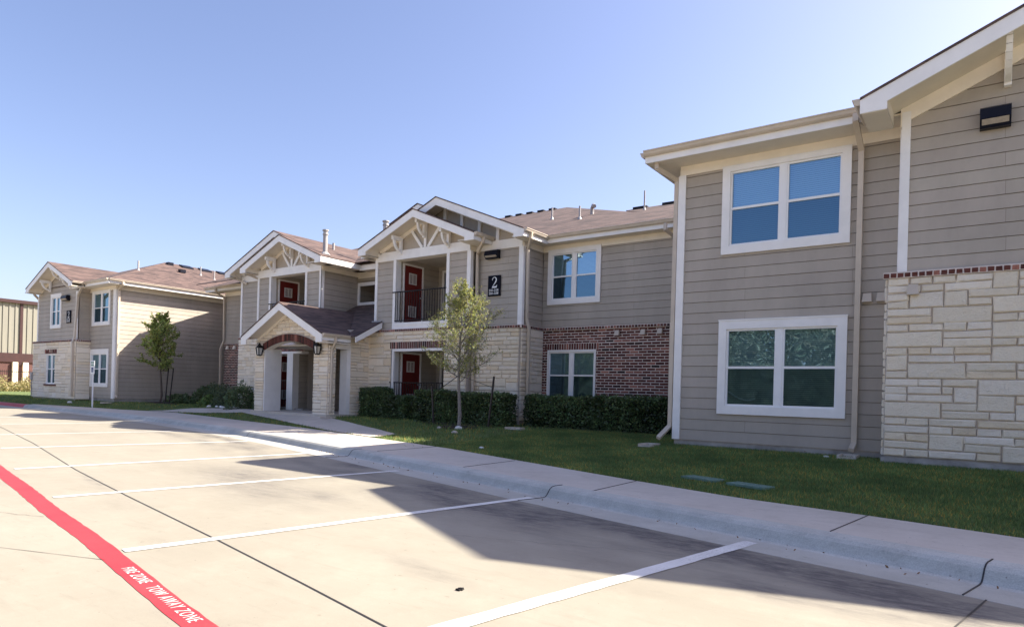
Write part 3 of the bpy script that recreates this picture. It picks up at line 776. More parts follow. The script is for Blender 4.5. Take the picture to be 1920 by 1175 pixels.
# right side of the left bay, breezeway recess
fx = SD(-20.1)
wall_part('siding_wall', 'siding', fx, 15.8, 17.5, ZC, ZF)
board(fx, 15.75, 17.48, ZF, ZF + .12, 0, .04, 'frieze'); board(fx, 15.75, 17.48, ZF + .12, 5.86, 0, .03, 'frieze')
m = MB(); m.fbox(fx, 15.70, 15.82, 0, .045, ZC, ZF); m.build('trim_board', M['trim'], B)
eave_y(-19.38, -20.1, 15.11, 17.0, 6.05, False)
wall_part('siding_wall', 'siding', SD(-20.1), 15.75, 22, .45, ZC)
fb = F(17.5)
m = MB(); m.fbox(fb, -20.1, -17.2, 0, .04, ZF - .17, 5.86); m.build('frieze_board', M['frieze'], B)
wall_part('siding_wall', 'siding', fb, -20.1, -17.2, 3.4, ZF - .17, [(-20.0, -17.3, 4.6, 5.38)])
m = MB(); z0, z1 = 4.54, 5.45
m.fbox(fb, -20.1, -19.98, 0, .05, z0, z1); m.fbox(fb, -19.98, -17.3, 0, .05, z1 - .13, z1); m.fbox(fb, -19.98, -17.3, 0, .05, z0, z0 + .14); m.build('opening_trim', M['trim'], B)
m = MB(); m.box(-20.1, -17.2, 21, 21.1, .4, 5.9); m.box(-17.25, -17.2, 15.8, 21, .4, 5.9); m.box(-20.1, -17.2, 17.4, 21, 5.5, 5.6); m.box(-20.1, -17.2, 15.9, 21, 3.1, 3.35); m.build('breezeway_wall', M['interior'], B)
m = MB(); slab(m, [(-20.3, 16.95, 6.05), (-17.0, 16.95, 6.05), (-17.0, 24, 8.9), (-20.3, 24, 8.9)]); m.build('roof', M['shingle'], B)
m = MB(); m.box(-19.45, -17.6, 16.95, 16.98, 5.8, 6.0); m.build('fascia', M['trim'], B)
m = MB(); m.box(-19.45, -17.6, 16.98, 17.5, 5.82, 5.85); m.build('soffit', M['soffit'], B)
# little gable between the bay and the tower roof
zt_ = lambda x: 7.45 - SL * abs(x + 14.25)
m = MB(); slab(m, [(-15.4, 15.8, 7.50), (-15.4, 18.5, 7.50), (-16.7, 18.5, 6.97), (-16.7, 15.8, 6.97)]); slab(m, [(-14.76, 15.8, 7.24), (-14.76, 18.5, 7.24), (-15.4, 18.5, 7.50), (-15.4, 15.8, 7.50)]); m.build('roof', M['shingle'], B)
m = MB(); m.prism([(-16.7, 15.82, 6.93), (-16.7, 15.82, zt_(-16.7)), (-14.76, 15.82, zt_(-14.76)), (-15.4, 15.82, 7.46)], (0, .04, 0)); m.build('rake_board', M['trim'], B)

m = MB(); m.box(-17.15, -5.1, 18.5, 32, .2, 6.0); m.build('rear_body', M['siding'], B)
m = MB(); m.box(-30.4, -20.15, 18.6, 32, .2, 6.0); m.build('rear_body', M['siding'], B)
wall_part('siding_wall', 'siding', SD(-20.12), 17.52, 21, 3.4, 5.55)
# --- porch ---------------------------------------------------------------------
px0, px1, pyf = -21.38, -17.38, 13.95
ps = F(pyf)
PS = .49; pc = -19.35; pzt = 3.06; pel, per = -21.52, -17.08; pa = pzt + PS * (per - pc)
# columns: right one with stone on two faces
wall_part('column', 'stone', ps, -18.1, px1, .42, 2.62, cw=.16, ch=.1)
wall_part('column', 'stone', ps, px0, -20.88, .42, 2.62, cw=.16, ch=.1)
wall_part('column', 'stone', SD(px1), pyf, 14.24, .42, 2.72, cw=.14, ch=.1)
wall_part('stone_wall', 'stone', SD(px1), 14.84, 15.72, .42, 3.2, cw=.14, ch=.1)
for a in ((-18.09, px1 - .01, pyf + .01, 14.23, .42, 2.75), (px0 + .01, -20.89, pyf + .01, 14.5, .42, 2.75), (px1 - .3, px1 - .01, 14.85, 15.7, .42, 3.3)): m = MB(); m.box(*a); m.build('column_core', M['mortar'], B)
for a in ((-20.88, -20.83, pyf, 14.62, .42, 2.66), (px1 - .32, px1 + .03, 14.70, 14.85, .45, 2.61), (px1 - .05, px1 + .02, 14.22, 14.88, 2.62, 2.84)): m = MB(); m.box(*a); m.build('jamb', M['trim'], B)
# stone gable wall with segmental arch
m = MB(); ac = (-20.88 - 18.1) / 2; aw = (20.88 - 18.1) / 2; az0, rise = 2.60, .29
def arch(u): 
    x = (u - ac) / aw; return az0 + rise * (1 - x * x)
def pt(u): return pzt + PS * ((per - pc) - abs(u - pc)) - .20
n = 28; us = [px0 + .02 + (px1 - px0 - .04) * k / n for k in range(n + 1)]
for a, b in zip(us, us[1:]):
    za_ = arch(a) if -20.88 < a < -18.1 else 2.6; zb_ = arch(b) if -20.88 < b < -18.1 else 2.6
    m.face([ps(a, 0, za_), ps(b, 0, zb_), ps(b, 0, pt(b)), ps(a, 0, pt(a))], 1)
    m.face([ps(b, -.28, zb_), ps(a, -.28, za_), ps(a, -.28, pt(a)), ps(b, -.28, pt(b))], 1)
    m.face([ps(a, 0, za_), ps(a, -.28, za_), ps(b, -.28, zb_), ps(b, 0, zb_)], 2)
# stones above the arch
z = 2.62
while z < pa - .3:
    u = px0 + .02
    while u < px1 - .05:
        wd = random.choice((.2, .3, .36, .45)); u1_ = min(u + wd, px1 - .02); um = (u + u1_) / 2
        lowlim = max(arch(a_) + .27 if -20.95 < a_ < -18.03 else 0 for a_ in (u, um, u1_)); hilim = min(pt(u), pt(u1_))
        zz0 = max(z, lowlim); zz1 = min(z + .125, hilim)
        if zz1 - zz0 > .04: stone_block(m, ps, u, u1_, zz0, zz1, stone_tint(), .03)
        u += wd
    z += .125
n = 36
for k in range(n):
    a = -20.93 + 2.88 * k / n; b = -20.93 + 2.88 * (k + 1) / n; A = lambda u: az0 + rise * (1 - min(1, ((u - ac) / aw) ** 2))
    g = .006; tn = brick_tint()
    pts = [(a + g, A(a)), (b - g, A(b)), (b - g, A(b) + .24), (a + g, A(a) + .24)]
    m.prism([ps(u, .045, z_) for u, z_ in pts][::1], (0, .045, 0), 3, tn)
pg = m.build('porch_gable_wall', [M['stone'], M['mortar'], M['frieze'], M['brick']], B)
m = MB(); slab(m, [(pc, 13.4, pa), (pc, 16.4, pa), (pel, 16.4, pzt), (pel, 13.4, pzt)])
# right slope stops at the valley with the lean-to roof, ridge runs back to the bay wall
vy = 14.5; ls = .52
def lz(y): return 3.04 + ls * (y - vy)
yr = vy + (pa - 3.04) / ls
slab(m, [(per, 13.4, pzt), (per, vy, pzt), (pc, yr, pa), (pc, 13.4, pa)])
slab(m, [(per, vy + .01, lz(vy)), (-16.72, vy + .01, lz(vy)), (-16.72, 15.64, lz(15.64)), (-17.22, 15.64, lz(15.64)), (-17.15, 17.48, lz(17.48)), (-20.08, 17.48, lz(17.48)), (-20.08, yr, pa), (pc, yr, pa)])
m.build('porch_roof', M['shingle'], B)
m = MB()
for xe, sg in ((pel, 1), (per, -1)):
    rr = .30; t0 = .037; y_ = 13.42
    a = [(xe, y_, pzt - t0), (pc, y_, pa - t0), (pc, y_, pa - t0 - .25), (xe + sg * rr, y_, pzt + PS * rr - t0 - .25), (xe + sg * rr, y_, pzt - .29), (xe, y_, pzt - .29)]
    m.prism(a if sg < 0 else a[::-1], (0, .03, 0))
m.build('rake_board', M['trim'], B)
m = MB()
for xe, sg in ((pel, 1), (per, -1)):
    pts = [(xe + sg * .3, 13.45, pzt + PS * .3 - .19), (pc, 13.45, pa - .19), (pc, pyf, pa - .19), (xe + sg * .3, pyf, pzt + PS * .3 - .19)]
    m.face(pts); m.face([(p[0], p[1], p[2] + .04) for p in pts][::-1])
    a, b = sorted((xe + sg * .02, xe + sg * .30)); m.box(a, b, 13.45, pyf, pzt - .30, pzt - .26)
a, b = sorted((per - .02, px1)); m.box(a, b, pyf, 14.6, pzt - .30, pzt - .26)
m.build('soffit', M['soffit'], B)
# rake trim in the gable and ceiling
m = MB()
for sg in (-1, 1):
    xe = pc + sg * 1.95; a = [(xe, pyf - .04, pt(xe) + .0), (pc, pyf - .04, pt(pc)), (pc, pyf - .04, pt(pc) - .12), (xe, pyf - .04, pt(xe) - .12)]
    m.prism(a if sg > 0 else a[::-1], (0, .035, 0))
m.build('rake_frieze', M['frieze'], B)
m = MB(); m.box(px0 + .02, px1 - .02, pyf + .28, 15.9, 2.74, 2.78); m.build('porch_ceiling', M['ceil'], B)
m = MB(); m.box(per - .03, per - .005, 13.45, 14.62, pzt - .23, pzt - .05); m.build('fascia', M['trim'], B)
gutter_run((per, 13.44, pzt - .01), (per, 14.60, pzt - .01), (1, 0, 0))
m = MB(); px_ = -16.72; a = [(px_, vy, lz(vy) - .04), (px_, 15.64, lz(15.64) - .04), (px_, 15.64, lz(15.64) - .24), (px_, vy, lz(vy) - .22)]; m.prism(a, (-.03, 0, 0)); m.build('rake_board', M['trim'], B)
m = MB(); m.box(-17.2, -16.75, 15.60, 15.64, lz(15.62) - .01, lz(15.62) + .03); m.build('flashing', M['steel'], B)
downspout([(per + .05, 13.95, pzt - .1), (per + .05, 13.95, pzt - .25), (px1 + .09, 14.02, 2.55), (px1 + .09, 14.02, .55)], s=.07)
m = MB(); m.box(-21.5, -17.3, 13.85, 22, .2, .455); m.build('porch_slab', M['walk'], B)

# --- left recess (brick) ---------------------------------------------------------
fl = F(18.15)
wall_part('siding_wall', 'siding', fl, -30.5, -25.5, ZC, ZF); board(fl, -30.5, -25.5, ZF, ZF + .1, 0, .04, 'frieze'); board(fl, -30.5, -25.5, ZF + .1, ZE - .2, 0, .03, 'frieze')
wall_part('brick_wall', 'brick', fl, -30.5, -25.5, .5, ZC - .085); cap(fl, -30.5, -25.5)
m = MB(); m.box(-30.5, -25.5, 18.16, 18.5, .2, 5.9); m.build('wall_core', M['mortar'], B)
m = MB(); slab(m, [(-31.3, 17.55, ZE), (-25.4, 17.55, ZE), (-25.4, 23, ZE + SL * 5.45), (-31.3, 23, ZE + SL * 5.45)]); m.build('roof', M['shingle'], B)
eave_x(-31.3, -25.6, 17.55, 18.15, ZE)
downspout([(-30.3, 17.5, 5.95), (-30.3, 17.5, 5.8), (-30.45, 18.05, 5.6), (-30.45, 18.08, 3.5), (-30.55, 17.98, 3.1), (-30.55, 18.0, .6)], s=.09)
downspout([(-25.6, 15.6, 5.9), (-25.6, 15.9, 5.72), (-25.3, 15.98, 5.6)], s=.08)
downspout([(-24.2, 15.3, 5.95), (-24.2, 15.3, 5.8), (-24.12, 15.95, 5.62), (-24.14, 15.95, 3.4)], s=.07)

# --- L block -------------------------------------------------------------------
f = F(14.3)
wall_part('siding_wall', 'siding', f, -36.4, -33.3, .55, ZF, [(-35.65, -33.8, 1.1, 2.86), (-35.6, -33.75, 4.05, 5.66)])
board(f, -33.42, -33.2, .55, ZF, 0, .045)
board(f, -36.4, -33.2, ZF, ZF + .1, 0, .04, 'frieze'); board(f, -36.4, -33.2, ZF + .1, ZE - .2, 0, .03, 'frieze')
window(f, -35.68, -33.78, 1.08, 2.88, head=.22); window(f, -35.62, -33.72, 4.03, 5.68, head=.09)
fx = SD(-33.2)
wall_part('siding_wall', 'siding', fx, 14.3, 20.6, .55, ZF, base=.52)
m = MB(); m.fbox(fx, 14.26, 14.42, 0, .045, .55, ZF); m.build('trim_board', M['trim'], B)
board(fx, 14.3, 20.6, ZF, ZF + .1, 0, .04, 'frieze'); board(fx, 14.3, 20.6, ZF + .1, ZE - .2, 0, .03, 'frieze')
m = MB(); m.box(-42, -33.22, 14.32, 20.6, .1, .55); m.build('foundation', M['concrete_wall'], B)
m = MB(); m.box(-33.5, -30.3, 20.6, 20.7, .2, 5.9); m.build('back_wall', M['interior'], B)
m = MB(); m.box(-42, -33.26, 14.5, 20.6, .5, 5.9); m.build('wall_core', M['darkroom'], B)
eave_x(-36.6, -32.6, 13.7, 14.3, ZE); eave_y(-32.6, -33.2, 14.3, 20.6, ZE)
m = MB(); xl, xr, y0 = -42.6, -32.6, 13.7; xm = -37.6; za = ZE + SL * 5
slab(m, [(xl, y0, ZE), (xr, y0, ZE), (xm, y0 + 5, za)]); slab(m, [(xr, y0, ZE), (xr, 30, ZE), (xm, 30, za), (xm, y0 + 5, za)]); slab(m, [(xl, 30, ZE), (xl, y0, ZE), (xm, y0 + 5, za), (xm, 30, za)])
lroof = m.build('roof', M['shingle'], B)
# L wing
f = F(13.75); fst = F(13.68)
wh = [(-39.05, -37.8, 4.0, 5.68)]
wall_part('siding_wall', 'siding', f, -40.75, -36.0, ZC, ZF + 1.2, wh, lambda z: -40.75 if z < 5.7 else -37.85 - (7.05 - z) / SL, lambda z: -36.0 if z < 5.7 else -37.85 + (7.05 - z) / SL)
board(f, -40.8, -40.68, ZC, 5.7, 0, .045); board(f, -36.08, -35.9, ZC, 5.7, 0, .045)
window(f, -39.08, -37.78, 3.97, 5.70, head=.17)
wall_part('stone_wall', 'stone', fst, -41.1, -35.85, .45, ZC - .085, [(-39.35, -38.15, 1.1, 2.70)], cw=.22, ch=.14)
m = MB(); soldier(m, fst, -39.5, -38.0, 2.68, 2.92, .085, .05); m.build('brick_lintel', [M['brick'], M['brick_mortar']], B)
m = MB(); m.fbox(fst, -39.5, -38.0, 0, .07, 1.06, 1.14, 0); m.build('window_sill', M['brick'], B)
window(fst, -39.33, -38.12, 1.14, 2.69, brick=True, head=.05, w=-.02)
cap(fst, -41.15, -35.8, ZC)
wall_part('siding_wall', 'siding', SD(-35.9), 13.8, 14.3, ZC, ZF)
wall_part('stone_wall', 'stone', SD(-35.82), 13.68, 14.3, .45, ZC - .085, cw=.22, ch=.14); cap(SD(-35.82), 13.65, 14.3)
m = MB(); m.box(-36.4, -35.91, 13.82, 14.3, 3.3, 5.9); m.box(-41.1, -39.4, 13.9, 14.5, .3, 5.7); m.box(-38.1, -36.0, 13.9, 14.4, .3, 5.7); m.box(-41.1, -35.86, 13.70, 13.72, .2, .5); m.build('wall_core', M['mortar'], B)
gable(-37.85, -40.65, -35.05, 13.1, 13.75, 19, 6.05)
zt = lambda x: 6.05 + SL * (2.8 - abs(x + 37.85)) - .18
m = MB()
for sg in (-1, 1):
    xe = -37.85 + sg * 2.7; a = [(xe, 13.70, zt(xe)), (-37.85, 13.70, zt(-37.85)), (-37.85, 13.70, zt(-37.85) - .14), (xe, 13.70, zt(xe) - .14)]
    m.prism(a if sg > 0 else a[::-1], (0, .03, 0))
m.build('rake_frieze', M['frieze'], B)
for dx in (-1.25, 1.25): bracket(-37.85 + dx, 13.7, 6.05 + SL * (2.8 - 1.25) - .28, .5, .55)
bracket(-37.85, 13.7, 6.05 + SL * 2.8 - .3, .5, .55)
gutter_run((-35.05, 13.12, 6.04), (-35.05, 14.0, 6.04), (1, 0, 0))
downspout([(-35.1, 13.6, 5.9), (-35.9, 13.72, 5.5), (-36.0, 13.66, 3.45), (-36.0, 13.58, 3.2), (-36.0, 13.58, .6)], s=.11)
downspout([(-32.55, 14.3, 5.95), (-32.55, 14.3, 5.85), (-33.08, 14.36, 5.65), (-33.1, 14.36, .7), (-33.0, 14.3, .6)], s=.10)
downspout([(-40.7, 13.5, 5.8), (-40.95, 13.8, 5.6)], s=.1)
m = MB(); m.box(-41.17, -41.0, 13.56, 13.68, 1.35, 1.75); m.tube([(-41.1, 13.62, 1.35), (-41.1, 13.62, .5)], .03); m.build('meter_box', M['steel'], B)

# --- roof fittings ---------------------------------------------------------------
def pipe(parent, x, y, z, h, r=.035, capd=False, mat='steel'):
    m = MB(); m.tube([(x, y, z - .1), (x, y, z + h)], r, 10); m.tube([(x, y, z - .06), (x, y, z + .05)], [r * 2.4, r * 1.2], 10)
    if capd: m.tube([(x, y, z + h), (x, y, z + h + .05)], r * 1.35, 10); m.tube([(x, y, z + h - .14), (x, y, z + h - .10)], r * 1.25, 10)
    m.build('vent_pipe', M[mat], parent)
for x, y, z, h in ((-13.59, 21.24, 7.99, .42), (-11.6, 19.9, 7.44, .42)): pipe(mainroof, x, y, z, h)
m = MB(); m.tube([(-11.7, 20.95, 7.8), (-11.7, 20.95, 8.05), (-11.6, 20.85, 8.12), (-11.5, 20.75, 8.05)], .07, 10); m.build('vent_hood', M['steel'], mainroof)
for k in range(5):
    x = -18.9 + .62 * k; m = MB(); m.box(x, x + .34, 25.35, 25.6, 9.70, 9.775); m.build('ridge_vent', M['iron'], mainroof)
for k, x in enumerate((-12.2, -10.9)): m = MB(); m.box(x, x + .62, 25.3, 25.5, 9.10, 9.225); m.build('ridge_vent', M['iron'], rearroof)
pipe(rearroof, -11.35, 24.6, 8.85, .75)
for y in (19.4, 20.5, 21.6, 22.8):
    m = MB(); m.hexa([(-37.45, y, 8.0), (-37.0, y, 7.82), (-37.0, y + .62, 7.82), (-37.45, y + .62, 8.0)], [(-37.45, y, 8.12), (-37.0, y, 7.96), (-37.0, y + .62, 7.96), (-37.45, y + .62, 8.12)]); m.build('ridge_vent', M['bronze'], lroof)
for x, y, z in ((-37.2, 18.75, 7.95), (-35.86, 18.75, 7.44)):
    m = MB(); m.box(x - .13, x + .13, y - .15, y + .15, z - .05, z + .13); m.build('roof_vent', M['bronze'], lroof)
pipe(lroof, -35.97, 19.86, 7.48, .45); pipe(lroof, -35.5, 20.4, 7.28, .45); pipe(lroof, -34.9, 16.02, 7.03, .45, .04)
br = [o for o in B.children if o.name.startswith('roof')]
pipe(mainroof, -19.85, 15.65, 6.25, .82, .085, True); pipe(mainroof, -21.3, 17.2, 6.65, .45, .05); pipe(mainroof, -19.2, 18.0, 6.5, 1.35, .10, True)

# wall vents
for fr_, u, z, sz, mt in ((F(17.12), -8.62, 3.12, .15, 'gutter'), (F(17.12), -7.82, 3.12, .15, 'gutter'), (F(17.12), -7.32, 3.13, .15, 'gutter'), (F(12.48), -1.66, 3.07, .15, 'gutter'), (F(12.48), -1.45, 3.07, .15, 'gutter'),
                     (F(11.81), -.95, 3.06, .16, 'gutter'), (F(18.1), -30.1, 3.15, .16, 'frieze'), (F(18.1), -29.5, 3.15, .16, 'frieze'), (F(14.28), -36.0, 3.02, .16, 'gutter'), (F(14.28), -35.8, 3.05, .12, 'gutter')):
    m = MB(); h = sz / 2
    m.hexa([fr_(u - h, .10, z - h), fr_(u + h, .10, z - h), fr_(u + h, 0, z - h), fr_(u - h, 0, z - h)], [fr_(u - h * .8, .05, z + h), fr_(u + h * .8, .05, z + h), fr_(u + h * .8, 0, z + h), fr_(u - h * .8, 0, z + h)])
    m.build('wall_vent', M[mt], B)

# --- wall packs, lanterns, number signs ------------------------------------------
def wall_pack(name, fr_, u0, u1, z0, z1, label):
    o = empty(name, fr_((u0 + u1) / 2, 0, z0), label, 'wall light', 'black wall lights')
    d = .2; m = MB(); zm = z0 + (z1 - z0) * .38
    m.prism([fr_(u0, 0, z0), fr_(u0, d * .55, z0), fr_(u0, d, zm), fr_(u0, d * .85, z1 - .03), fr_(u0, d * .6, z1), fr_(u0, 0, z1)], Vector(fr_(u1, 0, z0)) - Vector(fr_(u0, 0, z0)))
    m.build('lamp_housing', M['bronze'], o)
    m = MB(); e = .025
    a = [fr_(u0 + e, d * .55 + .012, z0 + .02), fr_(u1 - e, d * .55 + .012, z0 + .02), fr_(u1 - e, d + .004, zm - .012), fr_(u0 + e, d + .004, zm - .012)]
    m.face(a); m.build('lens', M['light_lens'], o)
wall_pack('wall_light', F(11.93), -.17, .20, 5.36, 5.66, 'black wall light high on the siding beside the right-hand gable')
wall_pack('wall_light', F(16.02), -12.55, -12.07, 5.38, 5.64, 'black wall light above the black number sign right of the small tree')
wall_pack('wall_light', F(13.72), -37.45, -36.8, 5.28, 5.55, 'black wall light beside the narrow upper window at the far left end')
def lantern(x, label):
    y = pyf - .04; z = 2.42
    o = empty('wall_lantern', (x, y, z), label, 'lantern', 'porch lanterns')
    m = MB(); m.box(x - .05, x + .05, y - .02, y, z + .12, z + .34); m.bar((x, y, z + .26), (x, y - .13, z + .36), .03, .03); m.build('bracket', M['iron'], o)
    c = y - .13; m = MB()
    def sq(r, zz): return [(x - r, c - r, zz), (x + r, c - r, zz), (x + r, c + r, zz), (x - r, c + r, zz)]
    m.hexa(sq(.10, z + .25), sq(.035, z + .36)); m.hexa(sq(.035, z + .36), sq(.012, z + .43)); m.hexa(sq(.05, z - .03), sq(.06, z + .01))
    for sx in (-1, 1):
        for sy in (-1, 1): m.bar((x + sx * .056, c + sy * .056, z), (x + sx * .084, c + sy * .084, z + .26), .03, .03)
    m.build('lantern_frame', M['iron'], o)
    m = MB(); m.hexa(sq(.048, z + .01), sq(.076, z + .248)); m.build('lamp_glass', M['lamp_glass'], o)
lantern(-20.93, 'black lantern on the left column of the arched porch')
lantern(-17.74, 'black lantern on the right column of the arched porch')

def text_part(txt, size, name, mat, parent, M4, ext=.002, sx=1, off=.012, spc=1.0):
    c = bpy.data.curves.new(name, 'FONT'); c.body = txt; c.size = size; c.extrude = ext; c.align_x = 'CENTER'; c.offset = off * size; c.space_character = spc
    t = bpy.data.objects.new(name, c); S.collection.objects.link(t)
    bpy.context.view_layer.update()
    me = bpy.data.meshes.new_from_object(t.evaluated_get(bpy.context.evaluated_depsgraph_get())); bpy.data.objects.remove(t)
    me.transform(Matrix.Scale(sx, 4, (1, 0, 0))); me.transform(M4); me.materials.clear(); me.materials.append(mat)
    o = bpy.data.objects.new(name, me); S.collection.objects.link(o)
    if parent: o.parent = parent; o.matrix_parent_inverse = world_inv(parent)
    return o
def wallM(x, y, z): return Matrix.Translation((x, y, z)) @ Matrix.Rotation(R(90), 4, 'X')
def two(x, y, z, h, parent):
    """serif figure 2 drawn as a swelling stroke, facing the street"""
    pts = [(.10, .70, .045), (.08, .80, .07), (.16, .93, .06), (.32, .99, .055), (.47, .92, .09), (.54, .76, .12), (.48, .58, .12), (.36, .42, .09), (.22, .26, .06), (.08, .10, .045)]
    m = MB()
    L = []; Rr = []
    for k, (a, b, w_) in enumerate(pts):
        p0 = pts[max(k - 1, 0)]; p1 = pts[min(k + 1, len(pts) - 1)]; dx, dz = p1[0] - p0[0], p1[1] - p0[1]; l = math.hypot(dx, dz)
        nx, nz = -dz / l, dx / l; L.append((a + nx * w_ / 2, b + nz * w_ / 2)); Rr.append((a - nx * w_ / 2, b - nz * w_ / 2))
    W = lambda p: (x + (p[0] - .31) * h, y, z + p[1] * h)
    for k in range(len(pts) - 1): m.prism([W(L[k]), W(L[k + 1]), W(Rr[k + 1]), W(Rr[k])][::-1], (0, .003, 0))
    m.prism([W(q) for q in ((.04, .0), (.58, .0), (.63, .26), (.58, .25), (.52, .15), (.10, .13), (.04, .05))], (0, .003, 0))
    m.build('figure', M['sign_white'], parent)
def number_sign(x0, x1, y, z0, z1, label):
    o = empty('number_sign', ((x0 + x1) / 2, y, z0), label, 'sign', 'building number signs')
    m = MB(); m.box(x0, x1, y, y + .03, z0, z1); m.build('sign_panel', M['sign_black'], o)
    xc = (x0 + x1) / 2; h = z1 - z0
    two(xc + .01, y - .004, z0 + .40 * h, .52 * h, o)
    text_part('2101-2108', .155 * h, 'lettering', M['sign_white'], o, wallM(xc - .01, y - .003, z0 + .235 * h), .001, .92 * (x1 - x0) / (h * .80))
    text_part('2201-2208', .155 * h, 'lettering', M['sign_white'], o, wallM(xc - .01, y - .003, z0 + .085 * h), .001, .92 * (x1 - x0) / (h * .80))
number_sign(-12.49, -12.02, 15.99, 4.25, 4.88, 'black building number sign with a white 2 on siding right of the small tree')
number_sign(-37.1, -36.62, 13.69, 4.18, 4.80, 'black building number sign with a white 2 at the far left end of the building')

# ------------------------------------------------------------------ ground
def lerp(a, b, t): return a + (b - a) * t
def pw(pts, x):
    if x <= pts[0][0]: return pts[0][1]
    for (a, b), (c, d) in zip(pts, pts[1:]):
        if x <= c: return lerp(b, d, (x - a) / (c - a))
    return pts[-1][1]
KERB = [(-90, 13.0), (-60, 12.6), (-45, 12.35), (-36.3, 12.05), (-30, 11.85), (-26, 11.55), (-23.2, 11.25), (-18.27, 10.45), (-14, 9.55), (-10.27, 8.6), (-7.7, 7.9), (-4.5, 7.02), (-1.76, 6.34), (.25, 5.88), (5, 4.75), (14, 2.6)]
WALKI = [(-90, 13.2), (-45, 12.75), (-38, 12.45), (-36, 12.75), (-33, 13.05), (-30, 13.3), (-28, 13.7), (-26.6, 13.8), (-23.9, 13.35), (-19.2, 12.5), (-16.1, 11.95), (-14.3, 11.55), (-12.1, 10.95), (-8.79, 10.1), (-3.83, 8.3), (-2.33, 7.80), (-.96, 7.58), (.29, 7.31), (5, 6.3), (14, 4.2)]
BLD = [(-60, 13.6), (-41, 13.6), (-36, 13.6), (-33, 14.3), (-25, 15.6), (-22, 14.2), (-17, 14.2), (-12, 15.2), (-6, 14.8), (-5, 12.5), (-1.5, 12.2), (-1.2, 11.8), (14, 11.8)]
def smooth_curve(pts, step):
    xs = np.arange(pts[0][0], pts[-1][0], step)
    px = [p[0] for p in pts]; py = [p[1] for p in pts]
    y = np.interp(xs, px, py); k = max(1, int(2.2 / step)); ker = np.ones(k) / k
    yp = np.concatenate([np.full(k, y[0]), y, np.full(k, y[-1])]); return xs, np.convolve(yp, ker, 'same')[k:-k]
KX, KY = smooth_curve(KERB, .25)
def kerb_y(x): return float(np.interp(x, KX, KY))
def lawn_z(x, y):
    a = kerb_y(x) + .25; b = pw(WALKI, x); c = pw(BLD, x)
    if y <= b: return .135 + .03 * max(0, (y - a) / max(b - a, .2))
    t = min(1, (y - b) / max(c - b, .5)); return .165 + .225 * t * t * (3 - 2 * t)
def grid_obj(name, xs, ys, zf, mat, label=None, kind='structure'):
    v = []; f = []
    nx, ny = len(xs), len(ys)
    for y in ys:
        for x in xs: v.append((x, y, zf(x, y)))
    for j in range(ny - 1):
        for i in range(nx - 1): f.append((j * nx + i, j * nx + i + 1, (j + 1) * nx + i + 1, (j + 1) * nx + i))
    me = bpy.data.meshes.new(name); me.from_pydata(v, [], f); me.materials.append(mat); me.polygons.foreach_set('use_smooth', [True] * len(f))
    o = bpy.data.objects.new(name, me); S.collection.objects.link(o); o['kind'] = kind
    if label: o['label'] = label
    return o
g = MB(); g.face([(-900, -900, -.06), (900, -900, -.06), (900, 900, -.06), (-900, 900, -.06)]); tag(g.build('ground', M['ground']), kind='structure')
# lawn: rows follow the back of the kerb so nothing spills onto the road
v = []; f = []; XS = list(np.arange(-70, 13, .4)); NR = 46
for x in XS:
    y0 = kerb_y(x) + .2
    for j in range(NR):
        t = j / (NR - 1); y = y0 + (t ** 1.5) * 24; v.append((x, y, lawn_z(x, y) - .012 + (.01 * noise.noise((x, y, 0)) if y > pw(WALKI, x) else 0)))
for i in range(len(XS) - 1):
    for j in range(NR - 1): f.append((i * NR + j, (i + 1) * NR + j, (i + 1) * NR + j + 1, i * NR + j + 1))
me = bpy.data.meshes.new('lawn'); me.from_pydata(v, [], f); me.materials.append(M['lawn']); me.polygons.foreach_set('use_smooth', [True] * len(f))
lawn = bpy.data.objects.new('lawn', me); S.collection.objects.link(lawn); tag(lawn, kind='structure')
# lot with stained wheel bays
g = MB(); st = []
GX = np.arange(-20, 3.2, .1); GY = np.arange(1, 10.5, .1)
blots = [(-8.9, 5.6, 1.1, .5, .42), (-7.2, 4.9, 1.0, .5, .22), (-4.4, 6.0, .9, .5, .30), (-2.7, 5.9, .9, .28, .55), (-1.7, 5.65, .8, .22, .6), (-.9, 5.35, .7, .22, .5), (-.5, 5.15, .5, .25, .5), (.2, 5.1, .7, .3, .4), (-5.6, 6.6, .9, .35, .45), (-3.6, 6.3, .8, .3, .35),
         (-8.6, 7.6, .5, .15, .5), (-10.8, 8.3, .5, .12, .8), (-14.3, 8.8, .7, .1, .7), (-15.5, 9.2, 1.2, .12, .4), (-6.5, 5.2, .5, .2, .3), (-3.4, 3.6, .5, .08, .3), (-9.6, 3.9, .8, .05, .35), (-.48, 5.72, .12, .05, .8), (-2.79, 3.36, .035, .02, .95)]
def stain(x, y):
    s = 0
    d = kerb_y(x) - y
    u = x; n = noise.noise((x * .9, y * 2.6 + x * .6, 3)) * .5 + .5; n2 = noise.noise((x * 3, y * 9 + x * 2, 7)) * .5 + .5
    if 0 < d < 3: s += max(0, 1 - abs(d - 1.2) / .95) * max(0, n - .30) * 1.7 * (.6 + .6 * n2)
    for bx, by, rx, ry, a in blots:
        dx = (x - bx) / rx; dy = (y - by + .23 * (x - bx)) / ry; q = dx * dx + dy * dy
        if q < 6: s += 1.25 * a * math.exp(-q) * (.55 + .9 * n2 * (.5 + n))
    s += max(0, noise.noise((x * .6, y * 1.8, 11)) - .25) * .25
    return min(s, .85)
nx = len(GX); verts = [(float(x), float(y), 0.0) for y in GY for x in GX]; faces = [(j * nx + i, j * nx + i + 1, (j + 1) * nx + i + 1, (j + 1) * nx + i) for j in range(len(GY) - 1) for i in range(nx - 1)]
sv = [stain(x, y) for x, y, _ in verts]
